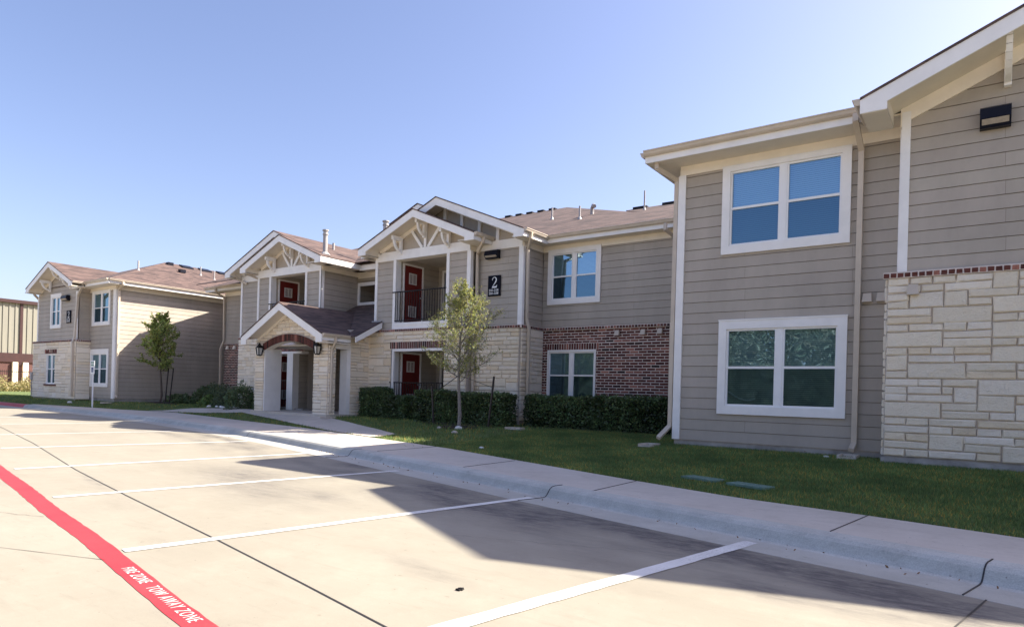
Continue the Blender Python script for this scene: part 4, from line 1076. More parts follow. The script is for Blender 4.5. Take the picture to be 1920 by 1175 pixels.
X0, X1, Y0, Y1 = float(GX[0]), float(GX[-1]), float(GY[0]), float(GY[-1])
for (a, b, c, d) in ((-120, 40, -60, Y0), (-120, X0, Y0, Y1), (X1, 40, Y0, Y1), (-120, -20, Y1, 12.9), (-20, -10, Y1, 10.9)):
    k = len(verts); verts += [(a, c, 0), (b, c, 0), (b, d, 0), (a, d, 0)]; faces.append((k, k + 1, k + 2, k + 3)); sv += [0] * 4
me = bpy.data.meshes.new('parking_lot'); me.from_pydata(verts, [], faces); me.materials.append(M['lot'])
at = me.attributes.new('stain', 'FLOAT', 'POINT'); at.data.foreach_set('value', sv)
lot = bpy.data.objects.new('parking_lot', me); S.collection.objects.link(lot); tag(lot, kind='structure')
# kerb and gutter pan swept along the curve
prof = [(-.46, -.002), (-.455, .0025), (-.05, .0025), (.0, .010), (.03, .04), (.07, .10), (.11, .128), (.16, .138), (.29, .141), (.29, .05)]
kp = [(x, kerb_y(x)) for x in list(np.arange(-70, -40, 1.0)) + list(np.arange(-40, 12, .25))]
g = MB(); rows = []
for k, (x, y) in enumerate(kp):
    a = kp[max(k - 1, 0)]; b = kp[min(k + 1, len(kp) - 1)]; dx, dy = b[0] - a[0], b[1] - a[1]; l = math.hypot(dx, dy); nx_, ny_ = -dy / l, dx / l
    rows.append([(x + nx_ * d, y + ny_ * d, z) for d, z in prof])
for a, b in zip(rows, rows[1:]):
    for k in range(len(prof) - 1):
        red = 1 if (a[k][0] < -37.5 and 2 <= k <= 7) else (2 if k < 2 else 0)
        i = len(g.v); g.v += [a[k], b[k], b[k + 1], a[k + 1]]; g.f.append((i, i + 1, i + 2, i + 3)); g.m.append(red); g.t.append((1, 1, 1))
kb = g.build('kerb', [M['kerb'], M['red'], M['pan']]); tag(kb, kind='structure')
for x in (.02, -4.55, -10.0, -15.5):
    k = min(range(len(kp)), key=lambda q: abs(kp[q][0] - x)); r = rows[k]
    g = MB(); pts = [(p[0], p[1], p[2] + .003) for p in r[1:-1]]
    for a, b in zip(pts, pts[1:]): g.bar(a, b, .010, .006)
    tag(g.build('kerb_joint', M['joint']), kind='structure')
def ribbon(name, lower, upper, mat, dz=.0, na=8, n=60):
    def samp(p, t):
        L = [0]
        for a, b in zip(p, p[1:]): L.append(L[-1] + math.dist(a, b))
        s = t * L[-1]
        for k in range(len(p) - 1):
            if s <= L[k + 1] + 1e-9: q = (s - L[k]) / max(L[k + 1] - L[k], 1e-9); return (lerp(p[k][0], p[k + 1][0], q), lerp(p[k][1], p[k + 1][1], q))
    g = MB(); R_ = []
    for i in range(n + 1):
        a = samp(lower, i / n); b = samp(upper, i / n); R_.append([(lerp(a[0], b[0], j / na), lerp(a[1], b[1], j / na)) for j in range(na + 1)])
    for r0, r1 in zip(R_, R_[1:]):
        for j in range(na): g.face([(p[0], p[1], lawn_z(*p) + dz) for p in (r0[j], r1[j], r1[j + 1], r0[j + 1])])
    o = g.build(name, mat); tag(o, kind='structure'); return o
wx = list(np.arange(-37.5, 12, .25))
lowr = [(x, kerb_y(x) + .285) for x in wx]; uppr = [(x, max(pw(WALKI, x), kerb_y(x) + .3)) for x in wx]
g = MB()
for k in range(len(wx) - 1):
    for j in range(6):
        q = [(lerp(lowr[a][0], uppr[a][0], t), lerp(lowr[a][1], uppr[a][1], t)) for a, t in ((k, j / 6), (k + 1, j / 6), (k + 1, (j + 1) / 6), (k, (j + 1) / 6))]
        g.face([(p[0], p[1], lawn_z(*p)) for p in q])
tag(g.build('sidewalk', M['walk']), kind='structure')
STRIP_UP = [(-27.6, 13.75), (-26.0, 14.0), (-24, 14.1), (-22, 13.85), (-19, 13.15), (-15.9, 12.2), (-14.3, 11.6), (-12.05, 10.97)]
WTOP = [(-28.6, 13.62), (-27.0, 14.7), (-24.8, 15.35), (-22.2, 15.2), (-21.45, 13.9), (-17.3, 13.85), (-15.6, 13.35), (-13.6, 12.6), (-12.1, 11.9), (-11.95, 11.0)]
bw = ribbon('branch_walk', STRIP_UP, WTOP, M['walk'], .010, 8, 80)
for (a, b) in (((-3.9, 7.18), (-3.83, 8.28)), ((-1.12, 6.55), (-.95, 7.57)), ((-6.6, 7.95), (-6.5, 9.2)), ((-9.4, 8.75), (-9.2, 10.2)), ((1.8, 5.9), (1.9, 6.9))):
    g = MB(); za = lawn_z(*a) + .002; zb = lawn_z(*b) + .002; g.bar((*a, za), (*b, zb), .010, .006); tag(g.build('walk_joint', M['joint']), kind='structure')
def strip(name, pts, wds, mat, z=.004, tagk=True, wob=0.0):
    g = MB(); L_, R_ = [], []
    fine = []
    for a, b, wa, wb in zip(pts, pts[1:], wds, wds[1:]):
        n = max(1, int(math.dist(a, b) / .12)) if wob else 1
        for k in range(n): fine.append((lerp(a[0], b[0], k / n), lerp(a[1], b[1], k / n), lerp(wa, wb, k / n)))
    fine.append((*pts[-1], wds[-1]))
    for k, (x, y, w_) in enumerate(fine):
        a = fine[max(k - 1, 0)]; b = fine[min(k + 1, len(fine) - 1)]; dx, dy = b[0] - a[0], b[1] - a[1]; l = math.hypot(dx, dy)
        n_ = (-dy / l, dx / l); L_.append((x + n_[0] * (w_ / 2 + jit(wob)), y + n_[1] * (w_ / 2 + jit(wob)), z)); R_.append((x - n_[0] * (w_ / 2 + jit(wob)), y - n_[1] * (w_ / 2 + jit(wob)), z))
    for k in range(len(fine) - 1): g.face([R_[k], R_[k + 1], L_[k + 1], L_[k]])
    o = g.build(name, mat); tag(o, kind='structure'); return o
for a, b in (((-2.62, 1.6), (-1.72, 6.22)), ((-5.40, 2.43), (-4.62, 6.92)), ((-8.45, 3.04), (-7.72, 7.65)), ((-11.5, 3.63), (-10.95, 8.3)), ((-15.15, 4.55), (-14.2, 9.1)), ((-18.9, 5.6), (-18.2, 10.0)), ((-23.3, 7.0), (-22.8, 10.9)), ((-27.6, 8.2), (-27.1, 11.2))):
    strip('parking_line', [a, b], [.135, .135] if a[0] > -3 else [.115, .115], M['white_paint'], .0055, wob=.005)
strip('pavement_joint', [(-40, 10.0), (-22.0, 6.59), (-16.1, 5.39), (-10.9, 4.20), (-9.4, 3.90), (-8.0, 3.625), (-6.6, 3.36), (-5.23, 3.10), (-3.7, 2.79), (-2.66, 2.57), (3, 1.4)], [.012] * 11, M['joint'], .004)
strip('pavement_joint', [(.03, 5.5), (-.12, 4.7), (-.5, 2.6), (-.9, .8)], [.012] * 4, M['joint'], .0045)
strip('pavement_joint', [(-6.93, 1.60), (-5.22, 2.22)], [.006] * 2, M['joint'], .003, wob=.002)
RL = [(-18.6, 5.15), (-13.0, 3.72), (-11.3, 3.40), (-9.4, 3.06), (-7.6, 2.71), (-6.05, 2.45), (-4.8, 2.20), (-3.78, 2.00), (-3.0, 1.86), (-1, 1.5)]
strip('fire_lane_stripe', RL, [.20, .195, .19, .182, .172, .165, .155, .15, .15, .15], M['red'], .003, wob=.005)
d = Vector((-3.52 + 4.93, 1.955 - 2.22)); angt = math.atan2(d.y, d.x)
tm = Matrix.Translation((-4.20, 2.055, .0045)) @ Matrix.Rotation(angt, 4, 'Z')
o = text_part('FIRE ZONE   TOW AWAY ZONE', .112, 'fire_lane_lettering', M['white_paint'], None, tm, .0003, .74, -.004, 1.22); o['kind'] = 'structure'

def crack(pts, w_):
    fine = []
    for a, b in zip(pts, pts[1:]):
        n = max(2, int(math.dist(a, b) / .07))
        for k in range(n): fine.append((lerp(a[0], b[0], k / n) + jit(.012), lerp(a[1], b[1], k / n) + jit(.018)))
    fine.append(pts[-1]); strip('pavement_crack', fine, [w_ * random.uniform(.5, 1.3) for _ in fine], M['joint'], .0035)
crack([(-3.9, 4.6), (-3.1, 4.9), (-2.3, 5.2), (-1.6, 5.3)], .004)
crack([(-9.5, 1.2), (-8.2, 2.2), (-7.3, 2.55)], .005)
# dry field, far road edge
g = MB(); g.face([(-140, 13.4, .30), (-48, 13.4, .30), (-48, 60, .5), (-140, 60, .5)]); tag(g.build('field', M['field']), kind='structure')

# ------------------------------------------------------------------ foliage
rng = np.random.default_rng(5)
def leaf_mesh(name, pts, size, mats, parent=None, tint=None, aspect=.5, nrm=None, smat=None):
    """pts: (n,3); one folded leaf quad each, random facing"""
    n = len(pts); pts = np.asarray(pts, float)
    a = rng.normal(size=(n, 3)); a /= np.linalg.norm(a, axis=1)[:, None]
    b = np.cross(a, rng.normal(size=(n, 3))); b /= np.linalg.norm(b, axis=1)[:, None]
    s = size * rng.uniform(.6, 1.3, n)[:, None]
    v = np.empty((n, 4, 3)); v[:, 0] = pts - a * s; v[:, 1] = pts + b * s * aspect; v[:, 2] = pts + a * s; v[:, 3] = pts - b * s * aspect
    me = bpy.data.meshes.new(name); me.vertices.add(n * 4); me.loops.add(n * 4); me.polygons.add(n)
    me.vertices.foreach_set('co', v.ravel()); me.loops.foreach_set('vertex_index', np.arange(n * 4)); me.polygons.foreach_set('loop_start', np.arange(n) * 4)
    me.update(calc_edges=True)
    ca = me.color_attributes.new('tint', 'FLOAT_COLOR', 'CORNER')
    if tint is None: g_ = rng.uniform(.5, 1.5, n); tint = np.stack([g_ * rng.uniform(.8, 1.25, n), g_, g_ * .9, np.ones(n)], 1)
    ca.data.foreach_set('color', np.repeat(tint, 4, 0).ravel().astype(np.float32))
    me.materials.append(mats); me.validate()
    o = bpy.data.objects.new(name, me); S.collection.objects.link(o)
    if parent: o.parent = parent; o.matrix_parent_inverse = world_inv(parent)
    return o
def shell_box(n, x0, x1, y0, y1, z0, z1, lump=.09, depth=.12):
    P = []
    w_ = np.array([(x1 - x0) * (y1 - y0), (x1 - x0) * (z1 - z0), (x1 - x0) * (z1 - z0) * .3, (y1 - y0) * (z1 - z0), (y1 - y0) * (z1 - z0)]); w_ = w_ / w_.sum()
    for _ in range(n):
        k = rng.choice(5, p=w_); x = rng.uniform(x0, x1); y = rng.uniform(y0, y1); z = rng.uniform(z0, z1)
        d_ = -rng.exponential(depth * .5); q = lump * noise.noise((x * 2.2, y * 2.2, z * 2.2)) + lump * .6 * noise.noise((x * 6, y * 6, z * 6 + 9)) + d_
        if k == 0: z = z1 + q
        elif k == 1: y = y0 - q
        elif k == 2: y = y1 + q
        elif k == 3: x = x0 - q
        else: x = x1 + q
        P.append((x, y, z))
    return np.array(P)
def hedge(label, segs, n, group='clipped hedges along the wall', mat='hedge', size=.034):
    """segs: boxes (x0,x1,y0,y1,z0,z1)"""
    c = segs[0]; root = empty('hedge', ((c[0] + c[1]) / 2, (c[2] + c[3]) / 2, c[4]), label, 'hedge', group)
    tot = sum((s[1] - s[0]) * (s[5] - s[4] + s[3] - s[2]) for s in segs); P = []
    core = MB()
    for s in segs:
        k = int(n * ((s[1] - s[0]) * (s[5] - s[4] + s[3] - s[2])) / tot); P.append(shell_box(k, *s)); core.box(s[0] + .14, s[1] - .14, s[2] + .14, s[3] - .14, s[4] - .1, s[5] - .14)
    P = np.concatenate(P); nn = len(P); patch = np.array([noise.noise((p[0] * 1.4, p[1] * 1.4, p[2] * 1.7)) for p in P])
    g_ = rng.uniform(.35, 1.2, nn) * (1 + .6 * patch); g_ = np.where(rng.uniform(0, 1, nn) < .10, g_ * 2.2, g_); t_ = np.stack([g_ * rng.uniform(.75, 1.2, nn), g_, g_ * .9, np.ones(nn)], 1)  # some leaves brightened to paint highlights into the foliage
    leaf_mesh('foliage', P, size, M[mat], root, t_, .6); core.build('stems_or_shade_core', M['inner'], root)  # near-black core box stands in for the shade inside the hedge
    return root
hedge('clipped dark green hedge between the porch and the ground floor balcony', [(-17.0, -15.9, 14.95, 15.5, .42, 1.36), (-15.95, -14.85, 14.9, 15.45, .42, 1.12)], 15000)
hedge('clipped hedge behind the small tree, below the black number sign', [(-14.1, -12.9, 14.55, 15.2, .40, 1.33), (-12.95, -10.75, 14.6, 15.25, .38, 1.27)], 20000)
hedge('long dark hedge in front of the red brick wall', [(-10.55, -8.3, 15.3, 16.0, .38, 1.26), (-8.35, -5.3, 15.2, 15.95, .36, 1.28)], 26000)
def bush(name, label, cx, cy, z, rx, rz, n, mat, size, cat='shrub', group=None):
    root = empty(name, (cx, cy, z), label, cat, group)
    th = rng.uniform(0, 2 * PI, n); ph = np.arccos(rng.uniform(-.15, 1, n)); rr = rng.uniform(.55, 1.0, n) ** .6
    x = cx + rx * rr * np.sin(ph) * np.cos(th); y = cy + rx * rr * np.sin(ph) * np.sin(th); zz = z + rz * rr * np.cos(ph)
    P = np.stack([x, y, zz], 1); q = np.array([noise.noise((p[0] * 3, p[1] * 3, p[2] * 3)) for p in P]); P = P + (P - np.array([cx, cy, z])) * (q[:, None] * .35)
    leaf_mesh('foliage', P, size, M[mat], root, None, .45)
    m = MB()
    for k in range(6): a = k * PI / 3; m.tube([(cx, cy, z - .05), (cx + math.cos(a) * rx * .5, cy + math.sin(a) * rx * .5, z + rz * .6)], .012, 5)
    m.build('stems_or_shade_core', M['bark2'], root)
G2 = 'loose shrubs left of the porch'
bush('shrub', 'rounded dark shrub against the tan side wall, nearest the red brick', -29.9, 17.0, .45, .75, .85, 3500, 'hedge', .045, group=G2)
bush('shrub', 'grey green shrub in front of the far red brick wall', -28.0, 16.6, .45, .8, .95, 4000, 'shrub', .04, group=G2)
bush('shrub', 'dark green shrub below the stone wall beside the left porch column', -24.6, 15.4, .45, .65, .95, 3200, 'hedge', .05, group=G2)
bush('shrub', 'grey green shrub between the brick wall and the porch', -26.3, 15.9, .45, .7, .8, 3000, 'shrub', .04, group=G2)
bush('shrub', 'shrub seen through the porch arch below the balcony', -22.6, 15.25, .45, .5, .8, 2500, 'hedge', .045, group=G2)
bush('grass_clump', 'bright yellow green grass clump in front of the shrubs', -27.7, 15.9, .42, .5, .42, 1800, 'grass_blade', .07, 'plant')
bush('juniper', 'low spreading juniper against the tan side wall', -31.0, 16.4, .45, .75, .42, 2200, 'hedge', .06, 'plant')
# small light rocks by the porch shrubs
rr = MB()
for k in range(14):
    x = -25.0 + jit(.9); y = 14.95 + jit(.3); r_ = random.uniform(.03, .065); rr.hexa([(x - r_, y - r_, .42), (x + r_, y - r_ * .8, .42), (x + r_ * .8, y + r_, .42), (x - r_, y + r_, .42)], [(x - r_ * .6, y - r_ * .5, .42 + r_), (x + r_ * .6, y - r_ * .4, .42 + r_ * .9), (x + r_ * .5, y + r_ * .5, .42 + r_ * 1.1), (x - r_ * .5, y + r_ * .5, .42 + r_)])
tag(rr.build('landscape_rocks', M['rock']), 'pale rocks lying under the shrubs beside the left porch column', 'rocks', kind='stuff')

def tree(root, base, h_trunk, height, spread, n_limbs, leafn, lsize, leafmat, barkmat, r0, seed, droop=.0, prof=None, tip=.35, keep=None):
    rnd = random.Random(seed); m = MB(); tips = []
    bx, by, bz = base
    tp = [(bx, by, bz - .05)]; k = 12
    for i in range(1, k + 1):
        t = i / k; tp.append((bx + .05 * math.sin(t * 5 + seed), by + .05 * math.cos(t * 4), bz + height * .9 * t))
    m.tube(tp, [r0 * (1 - .85 * i / k) for i in range(k + 1)], 8)
    def limb(p, d, L, r, lev):
        pts = [p]; q = Vector(p); d = Vector(d).normalized()
        n = 4
        for i in range(n):
            d = (d + Vector((rnd.uniform(-.28, .28), rnd.uniform(-.28, .28), rnd.uniform(-.12, .22) - droop))).normalized(); q = q + d * L / n; pts.append(tuple(q))
            if lev >= 1 or i > 1: tips.append((tuple(q), lev, L))
            if lev < 2:
                for _ in range(2 if lev == 0 else 1):
                    dd = (d + Vector((rnd.uniform(-1, 1), rnd.uniform(-1, 1), rnd.uniform(-.4, .7)))).normalized(); limb(tuple(q), dd, L * rnd.uniform(.35, .6), r * .5, lev + 1)
        m.tube(pts, [r * (1 - .75 * i / n) for i in range(n + 1)], 5)
    for i in range(n_limbs):
        t = (i + .5) / n_limbs; z = bz + h_trunk + (height * .92 - h_trunk) * t
        tt = (z - bz) / (height * .9); idx = min(tt, .999) * k; j = int(idx); fr_ = idx - j; a = tp[j]; b = tp[min(j + 1, k)]
        p = (lerp(a[0], b[0], fr_), lerp(a[1], b[1], fr_), z)
        ang = i * 2.4 + rnd.uniform(-.4, .4); L = spread * (prof(t) if prof else 1) * rnd.uniform(.75, 1.15)
        limb(p, (math.cos(ang), math.sin(ang), .35 + .9 * t), L, r0 * .32, 0)
    m.build('trunk', barkmat, root)
    P = []; per_ = leafn // max(len(tips), 1) + 1
    for (q, lev, L) in tips:
        sp = L * tip
        for _ in range(per_): P.append((q[0] + rng.normal() * sp * .5, q[1] + rng.normal() * sp * .5, q[2] + rng.normal() * sp * .4))
    P = [p for p in P if keep is None or keep(p)]
    leaf_mesh('crown', np.array(P), lsize, leafmat, root, None, .42)
t1 = empty('live_oak', (-11.78, 13.95, .40), 'slender young oak with a sparse wispy crown standing before the stone wall', 'tree')
tree(t1, (-11.78, 13.95, .40), 1.12, 3.8, .68, 30, 10500, .026, M['oak'], M['bark'], .055, 3, -.01, lambda t: .55 + 1.1 * math.sin(PI * min(1, t * 1.05 + .12)) * (1 - .35 * t), keep=lambda p: not (p[0] > -11.15 and p[2] > 3.6 and rng.uniform() < .9))
t2 = empty('young_tree', (-31.3, 15.5, .45), 'small dense leafy tree in mulch beside the sunlit tan side wall', 'tree')
tree(t2, (-31.3, 15.5, .45), 1.35, 4.1, .68, 22, 9000, .05, M['young'], M['bark2'], .05, 8, 0, lambda t: .55 + .75 * math.sin(PI * min(1, .12 + t)))
def stake(p, q, label, w_=.04):
    m = MB(); m.bar(p, q, w_, w_, (0, 1, 0)); o = m.build('tree_stake', M['stake']); tag(o, label, 'stake', 'tree stakes')
stake((-30.95, 15.55, .4), (-30.8, 15.6, 2.05), 'left of the two dark stakes beside the dense small tree'); stake((-30.65, 15.6, .4), (-30.45, 15.65, 2.05), 'right of the two dark stakes beside the dense small tree')
stake((-10.95, 14.2, .4), (-10.80, 14.2, 1.75), 'leaning dark stake in the hedge right of the slender oak')
stake((-12.9, 14.15, .4), (-13.0, 14.15, 1.45), 'short dark stake in the hedge left of the slender oak')
m = MB(); m.tube([(-13.0, 14.15, 1.2), (-11.85, 13.95, 1.75)], .011, 6); tag(m.build('guy_rope', M['stake']), 'thin dark tie from the oak trunk to the left stake', 'rope')
m = MB(); m.tube([(-10.83, 14.2, 1.45), (-11.75, 13.95, 1.75)], .007, 6); tag(m.build('guy_rope', M['stake']), 'thin dark tie from the oak trunk to the leaning right stake', 'rope')
def mound(name, cx, cy, rx, ry, h, mat, label, z0):
    g = MB(); n = 28; rings = []
    for k in range(6):
        t = k / 5; i = len(g.v)
        for j in range(n):
            a = 2 * PI * j / n; r_ = (1 - t) * (1 + .14 * noise.noise((math.cos(a) * 2 + cx, math.sin(a) * 2, 0))); x = cx + rx * r_ * math.cos(a); y = cy + ry * r_ * math.sin(a)
            g.v.append((x, y, lawn_z(x, y) - .01 + h * math.sin(t * PI / 2) + (.02 * noise.noise((x * 6, y * 6, 1)) if t > 0 else 0)))
        rings.append(i)
    for a, b in zip(rings, rings[1:]):
        for j in range(n): g.f.append((a + j, a + (j + 1) % n, b + (j + 1) % n, b + j)); g.m.append(0); g.t.append((1, 1, 1))
    o = g.build(name, mat, smooth=True); tag(o, label, 'mulch', kind='stuff')
mound('mulch', -31.1, 15.4, 1.5, .6, .10, M['mulch'], 'dark mulch ring round the dense small tree', .4)
mound('mulch', -11.8, 13.9, .75, .45, .05, M['mulch'], 'dark mulch patch at the foot of the slender oak', .4)
mound('mulch', -12.4, 14.9, 2.0, .7, .04, M['mulch'], 'dark mulch bed below the hedge behind the oak', .4)
mound('mulch', -8.1, 15.6, 3.0, .75, .04, M['mulch'], 'dark mulch bed below the hedge before the brick wall', .4)
def rock(x, y, r_, label, mat='rock'):
    g = MB(); n = 9; z = lawn_z(x, y); rings = []
    for k, (rr_, hh) in enumerate(((1, 0), (1.05, .35), (.75, .8), (.2, 1.0))):
        i = len(g.v)
        for j in range(n): a = 2 * PI * j / n; q = r_ * rr_ * (1 + jit(.18)); g.v.append((x + q * math.cos(a), y + q * .7 * math.sin(a), z - .01 + r_ * .8 * hh))
        rings.append(i)
    for a, b in zip(rings, rings[1:]):
        for j in range(n): g.f.append((a + j, a + (j + 1) % n, b + (j + 1) % n, b + j)); g.m.append(0); g.t.append((1, 1, 1))
    g.f.append(tuple(rings[-1] + j for j in range(n))); g.m.append(0); g.t.append((1, 1, 1))
    tag(g.build('rock', M[mat]), label, 'rock')
rock(-11.45, 13.55, .11, 'white stone at the foot of the slender oak'); rock(-8.3, 10.55, .06, 'small white stone alone on the lawn near the sidewalk'); rock(-35.4, 13.3, .13, 'round white stone at the foot of the far left stone wall')
rock(-12.1, 13.5, .07, 'low brown stone in the mulch left of the oak trunk', 'mortar'); rock(-10.9, 12.75, .09, 'flat tan stone on the sunlit grass in front of the oak', 'mortar'); rock(-2.15, 12.0, .05, 'small white stone left of the splash block below the tan downspout')
def splash(x, y, label, rot=0, L=.42, W=.28):
    z = lawn_z(x, y); g = MB()
    g.box(x - W / 2, x + W / 2, y - L / 2, y + L / 2, z + .0, z + .02); g.box(x - W / 2, x - W / 2 + .03, y - L / 2, y + L / 2, z + .02, z + .06); g.box(x + W / 2 - .03, x + W / 2, y - L / 2, y + L / 2, z + .02, z + .06); g.box(x - W / 2 + .03, x + W / 2 - .03, y + L / 2 - .03, y + L / 2, z + .02, z + .06)
    tag(g.build('splash_block', M['walk']), label, 'splash block', 'splash blocks')
splash(-1.83, 12.1, 'concrete splash block below the tan downspout left of the big stone wall'); splash(-5.3, 12.0, 'pale splash block at the white corner board near the hedge end'); splash(-10.0, 14.1, 'pale splash block in front of the hedge gap', L=.2, W=.5)
splash(-17.0, 13.7, 'splash block at the foot of the right porch column'); splash(-33.0, 13.9, 'splash block at the corner of the sunlit tan side wall')
for (x, y, r_, lab) in ((-3.15, 8.95, -.32, 'green valve box lid in the lawn, left of two'), (-2.45, 8.72, -.32, 'green valve box lid in the lawn, right of two')):
    g = MB(); z = lawn_z(x, y); L, W = .27, .13; c_, s_ = math.cos(r_), math.sin(r_)
    P = lambda a, b, z_: (x + a * c_ - b * s_, y + a * s_ + b * c_, z + z_)
    g.hexa([P(-L, -W, 0), P(L, -W, 0), P(L, W, 0), P(-L, W, 0)], [P(-L, -W, .03), P(L, -W, .03), P(L, W, .03), P(-L, W, .03)])
    for k in range(5): a = -L * .8 + L * 1.6 * k / 4; g.hexa([P(a - .012, -W * .8, .03), P(a + .012, -W * .8, .03), P(a + .012, W * .8, .03), P(a - .012, W * .8, .03)], [P(a - .012, -W * .8, .036), P(a + .012, -W * .8, .036), P(a + .012, W * .8, .036), P(a - .012, W * .8, .036)])
    tag(g.build('valve_box', M['plastic_green']), lab, 'valve box', 'green valve boxes')
g = MB()
for k in range(5): a = k * 1.3; x, y = -2.79 + .012 * math.cos(a), 3.36 + .02 * math.sin(a); g.hexa([(x - .012, y - .01, .0), (x + .012, y - .01, .0), (x + .012, y + .01, 0), (x - .012, y + .01, 0)], [(x - .008, y - .007, .012), (x + .01, y - .006, .01), (x + .006, y + .008, .013), (x - .008, y + .006, .01)])
tag(g.build('debris', M['iron']), 'small black scrap lying on the sunlit concrete', 'debris')

# parking sign
sx_, sy_ = -32.6, 13.15
ps_ = empty('parking_sign', (sx_, sy_, lawn_z(sx_, sy_)), 'white accessible parking sign on a thin post before the left window', 'sign')
m = MB(); z0 = lawn_z(sx_, sy_); m.box(sx_ - .03, sx_ + .03, sy_ - .02, sy_ + .02, z0 - .1, z0 + 1.75); m.build('post', M['sign_white'], ps_)
m = MB(); m.box(sx_ - .20, sx_ + .20, sy_ - .035, sy_ - .022, z0 + 1.5, z0 + 2.1); m.build('sign_panel', M['sign_white'], ps_)
m = MB(); m.box(sx_ - .10, sx_ + .10, sy_ - .039, sy_ - .035, z0 + 1.58, z0 + 1.79); m.build('blue_square', M['sign_blue'], ps_)
text_part('RESERVED', .085, 'lettering', M['sign_green'], ps_, wallM(sx_, sy_ - .038, z0 + 1.98), .001, .8); text_part('PARKING', .085, 'lettering', M['sign_green'], ps_, wallM(sx_, sy_ - .038, z0 + 1.87), .001, .85)
m = MB()
arc = [(sx_ + .045 * math.cos(a) , sy_ - .041, z0 + 1.65 + .045 * math.sin(a)) for a in [PI * .8 + k * PI * 1.3 / 8 for k in range(9)]]
for a, b in zip(arc, arc[1:]): m.bar(a, b, .012, .003, (0, 1, 0))
m.bar((sx_ - .01, sy_ - .041, z0 + 1.74), (sx_ - .005, sy_ - .041, z0 + 1.66), .015, .003, (0, 1, 0)); m.bar((sx_ - .005, sy_ - .041, z0 + 1.67), (sx_ + .04, sy_ - .041, z0 + 1.665), .013, .003, (0, 1, 0)); m.bar((sx_ - .01, sy_ - .041, z0 + 1.755), (sx_ - .01, sy_ - .041, z0 + 1.775), .02, .003, (0, 1, 0))
m.build('wheelchair_symbol', M['sign_white'], ps_)

# ------------------------------------------------------------------ far warehouse, fence, bank
W_ = empty('warehouse', (-86, 24, .4), 'tall warehouse with ribbed cream metal wall over a red brick base at the far left', 'building')
wx_ = -80; m = MB(); y = 10.0
while y < 34: m.box(wx_ - .3, wx_, y, y + .38, 4.0, 9.05); m.box(wx_ - .3, wx_ + .07, y + .38, y + .52, 4.0, 9.05); y += .52
m.build('metal_wall', M['metal'], W_)
m = MB(); m.box(wx_ - 14, wx_ - .3, 10, 34, .3, 9.0); m.build('wall_core', M['metal'], W_)
m = MB(); m.box(wx_ - 14, wx_ + .35, 9.8, 34.2, 9.05, 9.38); m.box(wx_ - .1, wx_ + .12, 25.35, 25.6, 2.8, 9.05); m.box(wx_ - .3, wx_ + .14, 10, 34, 3.1, 4.0); m.build('steel_trim', M['rust'], W_)
m = MB(); m.box(wx_ - .28, wx_ - .02, 10, 34, .3, 3.1); m.build('brick_base', M['wh_brick'], W_)
for y in (25.0, 25.9): m = MB(); m.box(wx_ - .02, wx_ + .3, y - .22, y + .22, .4, 3.1); m.build('stone_pier', M['stone'], W_)
m = MB(); m.box(wx_ - .05, wx_ + .1, 24.0, 24.3, 3.2, 3.3); m.build('lamp', M['sign_white'], W_)
m = MB(); m.box(-70.02, -69.98, 12, 30, 2.0, 2.06); m.box(-70.02, -69.98, 12, 30, .6, .65)
y = 12.0
while y < 30: m.box(-70.01, -69.99, y - .01, y + .01, .4, 2.2 if int(y * 10) % 24 else 2.3); y += .15
tag(m.build('iron_fence', M['iron']), 'black iron picket fence in front of the far warehouse', 'fence')
n = 14000; X_ = rng.uniform(-66.5, -63, n); Y_ = rng.uniform(14, 30, n); Z_ = .4 + rng.uniform(0, 1, n) ** 1.3 * (.9 + .35 * np.sin(Y_ * 2.1) + .2 * np.sin(Y_ * 5)) 
tt = rng.uniform(.7, 1.25, n); o = leaf_mesh('tall_weeds', np.stack([X_, Y_, Z_], 1), .12, M['weed'], None, np.stack([tt * rng.uniform(.85, 1.1, n), tt, tt * .9, np.ones(n)], 1), .3)
tag(o, 'dry yellow weeds growing below the iron fence', 'weeds', kind='stuff')

# woods on the far side of the lot, behind the photographer (seen in the window glass)
n = 55000; X_ = rng.uniform(-80, 25, n); Y_ = rng.uniform(-40, -28, n); hgt = 8.6 + 2.0 * np.sin(X_ * .31) + 1.3 * np.sin(X_ * .83 + 1); Z_ = rng.uniform(0, 1, n) ** .8 * hgt
o = leaf_mesh('woods', np.stack([X_, Y_, Z_], 1), .34, M['woods'], None, None, .6); n = 70000; X2 = rng.uniform(-46, -3, n); Y2 = rng.uniform(-27.9, -26.5, n); Z2 = rng.uniform(0, 1, n) ** .8 * (7.8 + 1.6 * np.sin(X2 * .9))
o2 = leaf_mesh('woods_edge', np.stack([X2, Y2, Z2], 1), .12, M['woods'], None, None, .4); tag(o2, 'finer leafy edge of the woods across the lot', 'woods', kind='stuff')
tag(o, 'row of dark woods across the lot, mirrored in the lower windows', 'woods', kind='stuff')

n = 420; X_ = np.concatenate([rng.uniform(-13.5, -1.5, 240), rng.normal(-11.7, .8, 100), rng.uniform(-12, 1, 80)]); Y_ = np.concatenate([rng.uniform(9.5, 14.4, 240), rng.normal(13.7, .5, 100), np.zeros(80)])
for k in range(340, 420): Y_[k] = kerb_y(X_[k]) - abs(rng.normal(0, .12)) - .01
Z_ = np.array([(lawn_z(a, b) + .045 if b > kerb_y(a) + .2 else .012) for a, b in zip(X_, Y_)])
tt = rng.uniform(.5, 1.6, n); o = leaf_mesh('leaf_litter', np.stack([X_, Y_, Z_], 1), .016, M['litter'], None, np.stack([tt, tt * .85, tt * .7, np.ones(n)], 1), .5); tag(o, 'fallen brown leaves scattered on the lawn and along the gutter', 'leaf litter', kind='stuff')
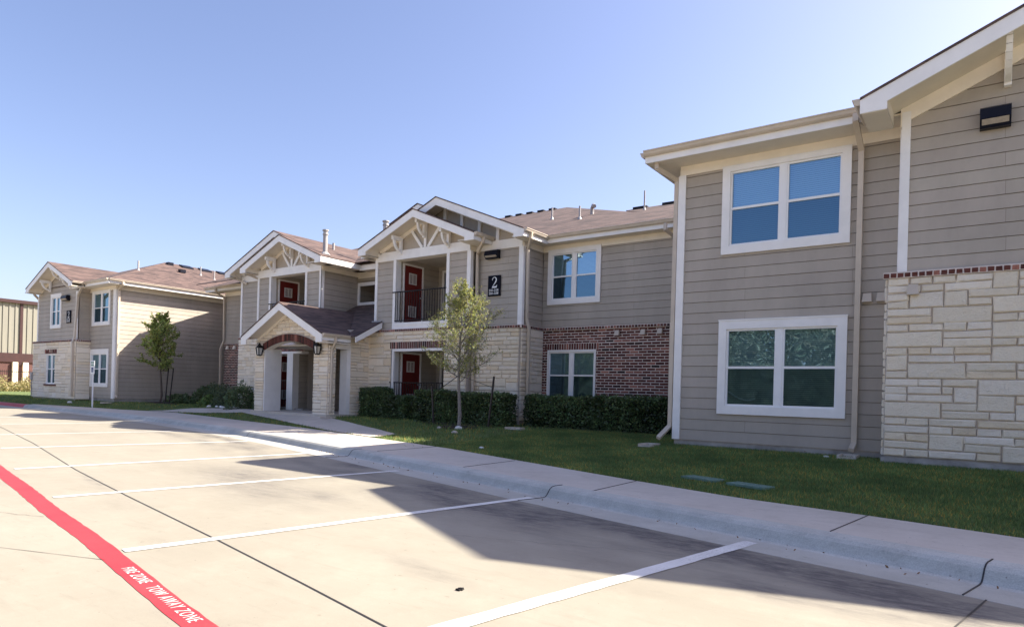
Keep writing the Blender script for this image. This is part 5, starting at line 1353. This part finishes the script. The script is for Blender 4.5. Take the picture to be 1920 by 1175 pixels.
# ------------------------------------------------------------------ grass blades
def inside(poly, x, y):
    c = np.zeros(len(x), bool); j = len(poly) - 1
    for i in range(len(poly)):
        xi, yi = poly[i]; xj, yj = poly[j]; c ^= ((yi > y) != (yj > y)) & (x < (xj - xi) * (y - yi) / (yj - yi + 1e-12) + xi); j = i
    return c
def blades(n, x0, x1, y0, y1, h, name):
    x = rng.uniform(x0, x1, n); y = rng.uniform(y0, y1, n)
    wl = np.interp(x, [p[0] for p in WALKI], [p[1] for p in WALKI]); bd = np.interp(x, [p[0] for p in BLD], [p[1] for p in BLD])
    k = (y > wl - .0) & (y < bd + 1.5) & ~inside(STRIP_UP + WTOP[::-1], x, y); x, y, wl, bd = x[k], y[k], wl[k], bd[k]
    t = np.clip((y - wl) / np.maximum(bd - wl, .5), 0, 1); z = .165 + .225 * t * t * (3 - 2 * t) - .014
    n = len(x); hh = h * rng.uniform(.5, 1.3, n); a = rng.uniform(0, 2 * PI, n); w_ = rng.uniform(.0035, .0065, n) * (h / .045); ln = rng.normal(0, .35, (n, 2)) * hh[:, None]
    v = np.empty((n, 3, 3)); v[:, 0] = np.stack([x - np.cos(a) * w_, y - np.sin(a) * w_, z], 1); v[:, 1] = np.stack([x + np.cos(a) * w_, y + np.sin(a) * w_, z], 1); v[:, 2] = np.stack([x + ln[:, 0], y + ln[:, 1], z + hh], 1)
    me = bpy.data.meshes.new(name); me.vertices.add(n * 3); me.loops.add(n * 3); me.polygons.add(n)
    me.vertices.foreach_set('co', v.ravel()); me.loops.foreach_set('vertex_index', np.arange(n * 3)); me.polygons.foreach_set('loop_start', np.arange(n) * 3); me.update(calc_edges=True)
    pt_ = np.sin(x * 2.1) * np.cos(y * 2.7 + x) ; pt2 = np.sin(x * 5.3 + 2 * np.sin(y * 3.1)) * np.sin(y * 6.7 + x); dry = (rng.uniform(0, 1, n) < .12 + .08 * pt_ + .07 * pt2); g_ = rng.uniform(.5, 1.4, n) * (1 + .16 * pt_ + .14 * pt2)
    tt = np.stack([np.where(dry, 2.6, 1.0) * g_, np.where(dry, 1.3, 1.0) * g_, g_ * .9, np.ones(n)], 1)
    ca = me.color_attributes.new('tint', 'FLOAT_COLOR', 'CORNER'); ca.data.foreach_set('color', np.repeat(tt, 3, 0).ravel().astype(np.float32)); me.materials.append(M['grass_blade'])
    o = bpy.data.objects.new(name, me); S.collection.objects.link(o); return o
o = blades(330000, -9.5, 1.2, 7.2, 15.6, .045, 'grass'); tag(o, 'short green lawn grass between the sidewalk and the building', 'grass', kind='stuff')
o = blades(150000, -56, -9.5, 10, 18, .07, 'grass'); tag(o, 'lawn grass beside the walks and the far end of the building', 'grass', kind='stuff')
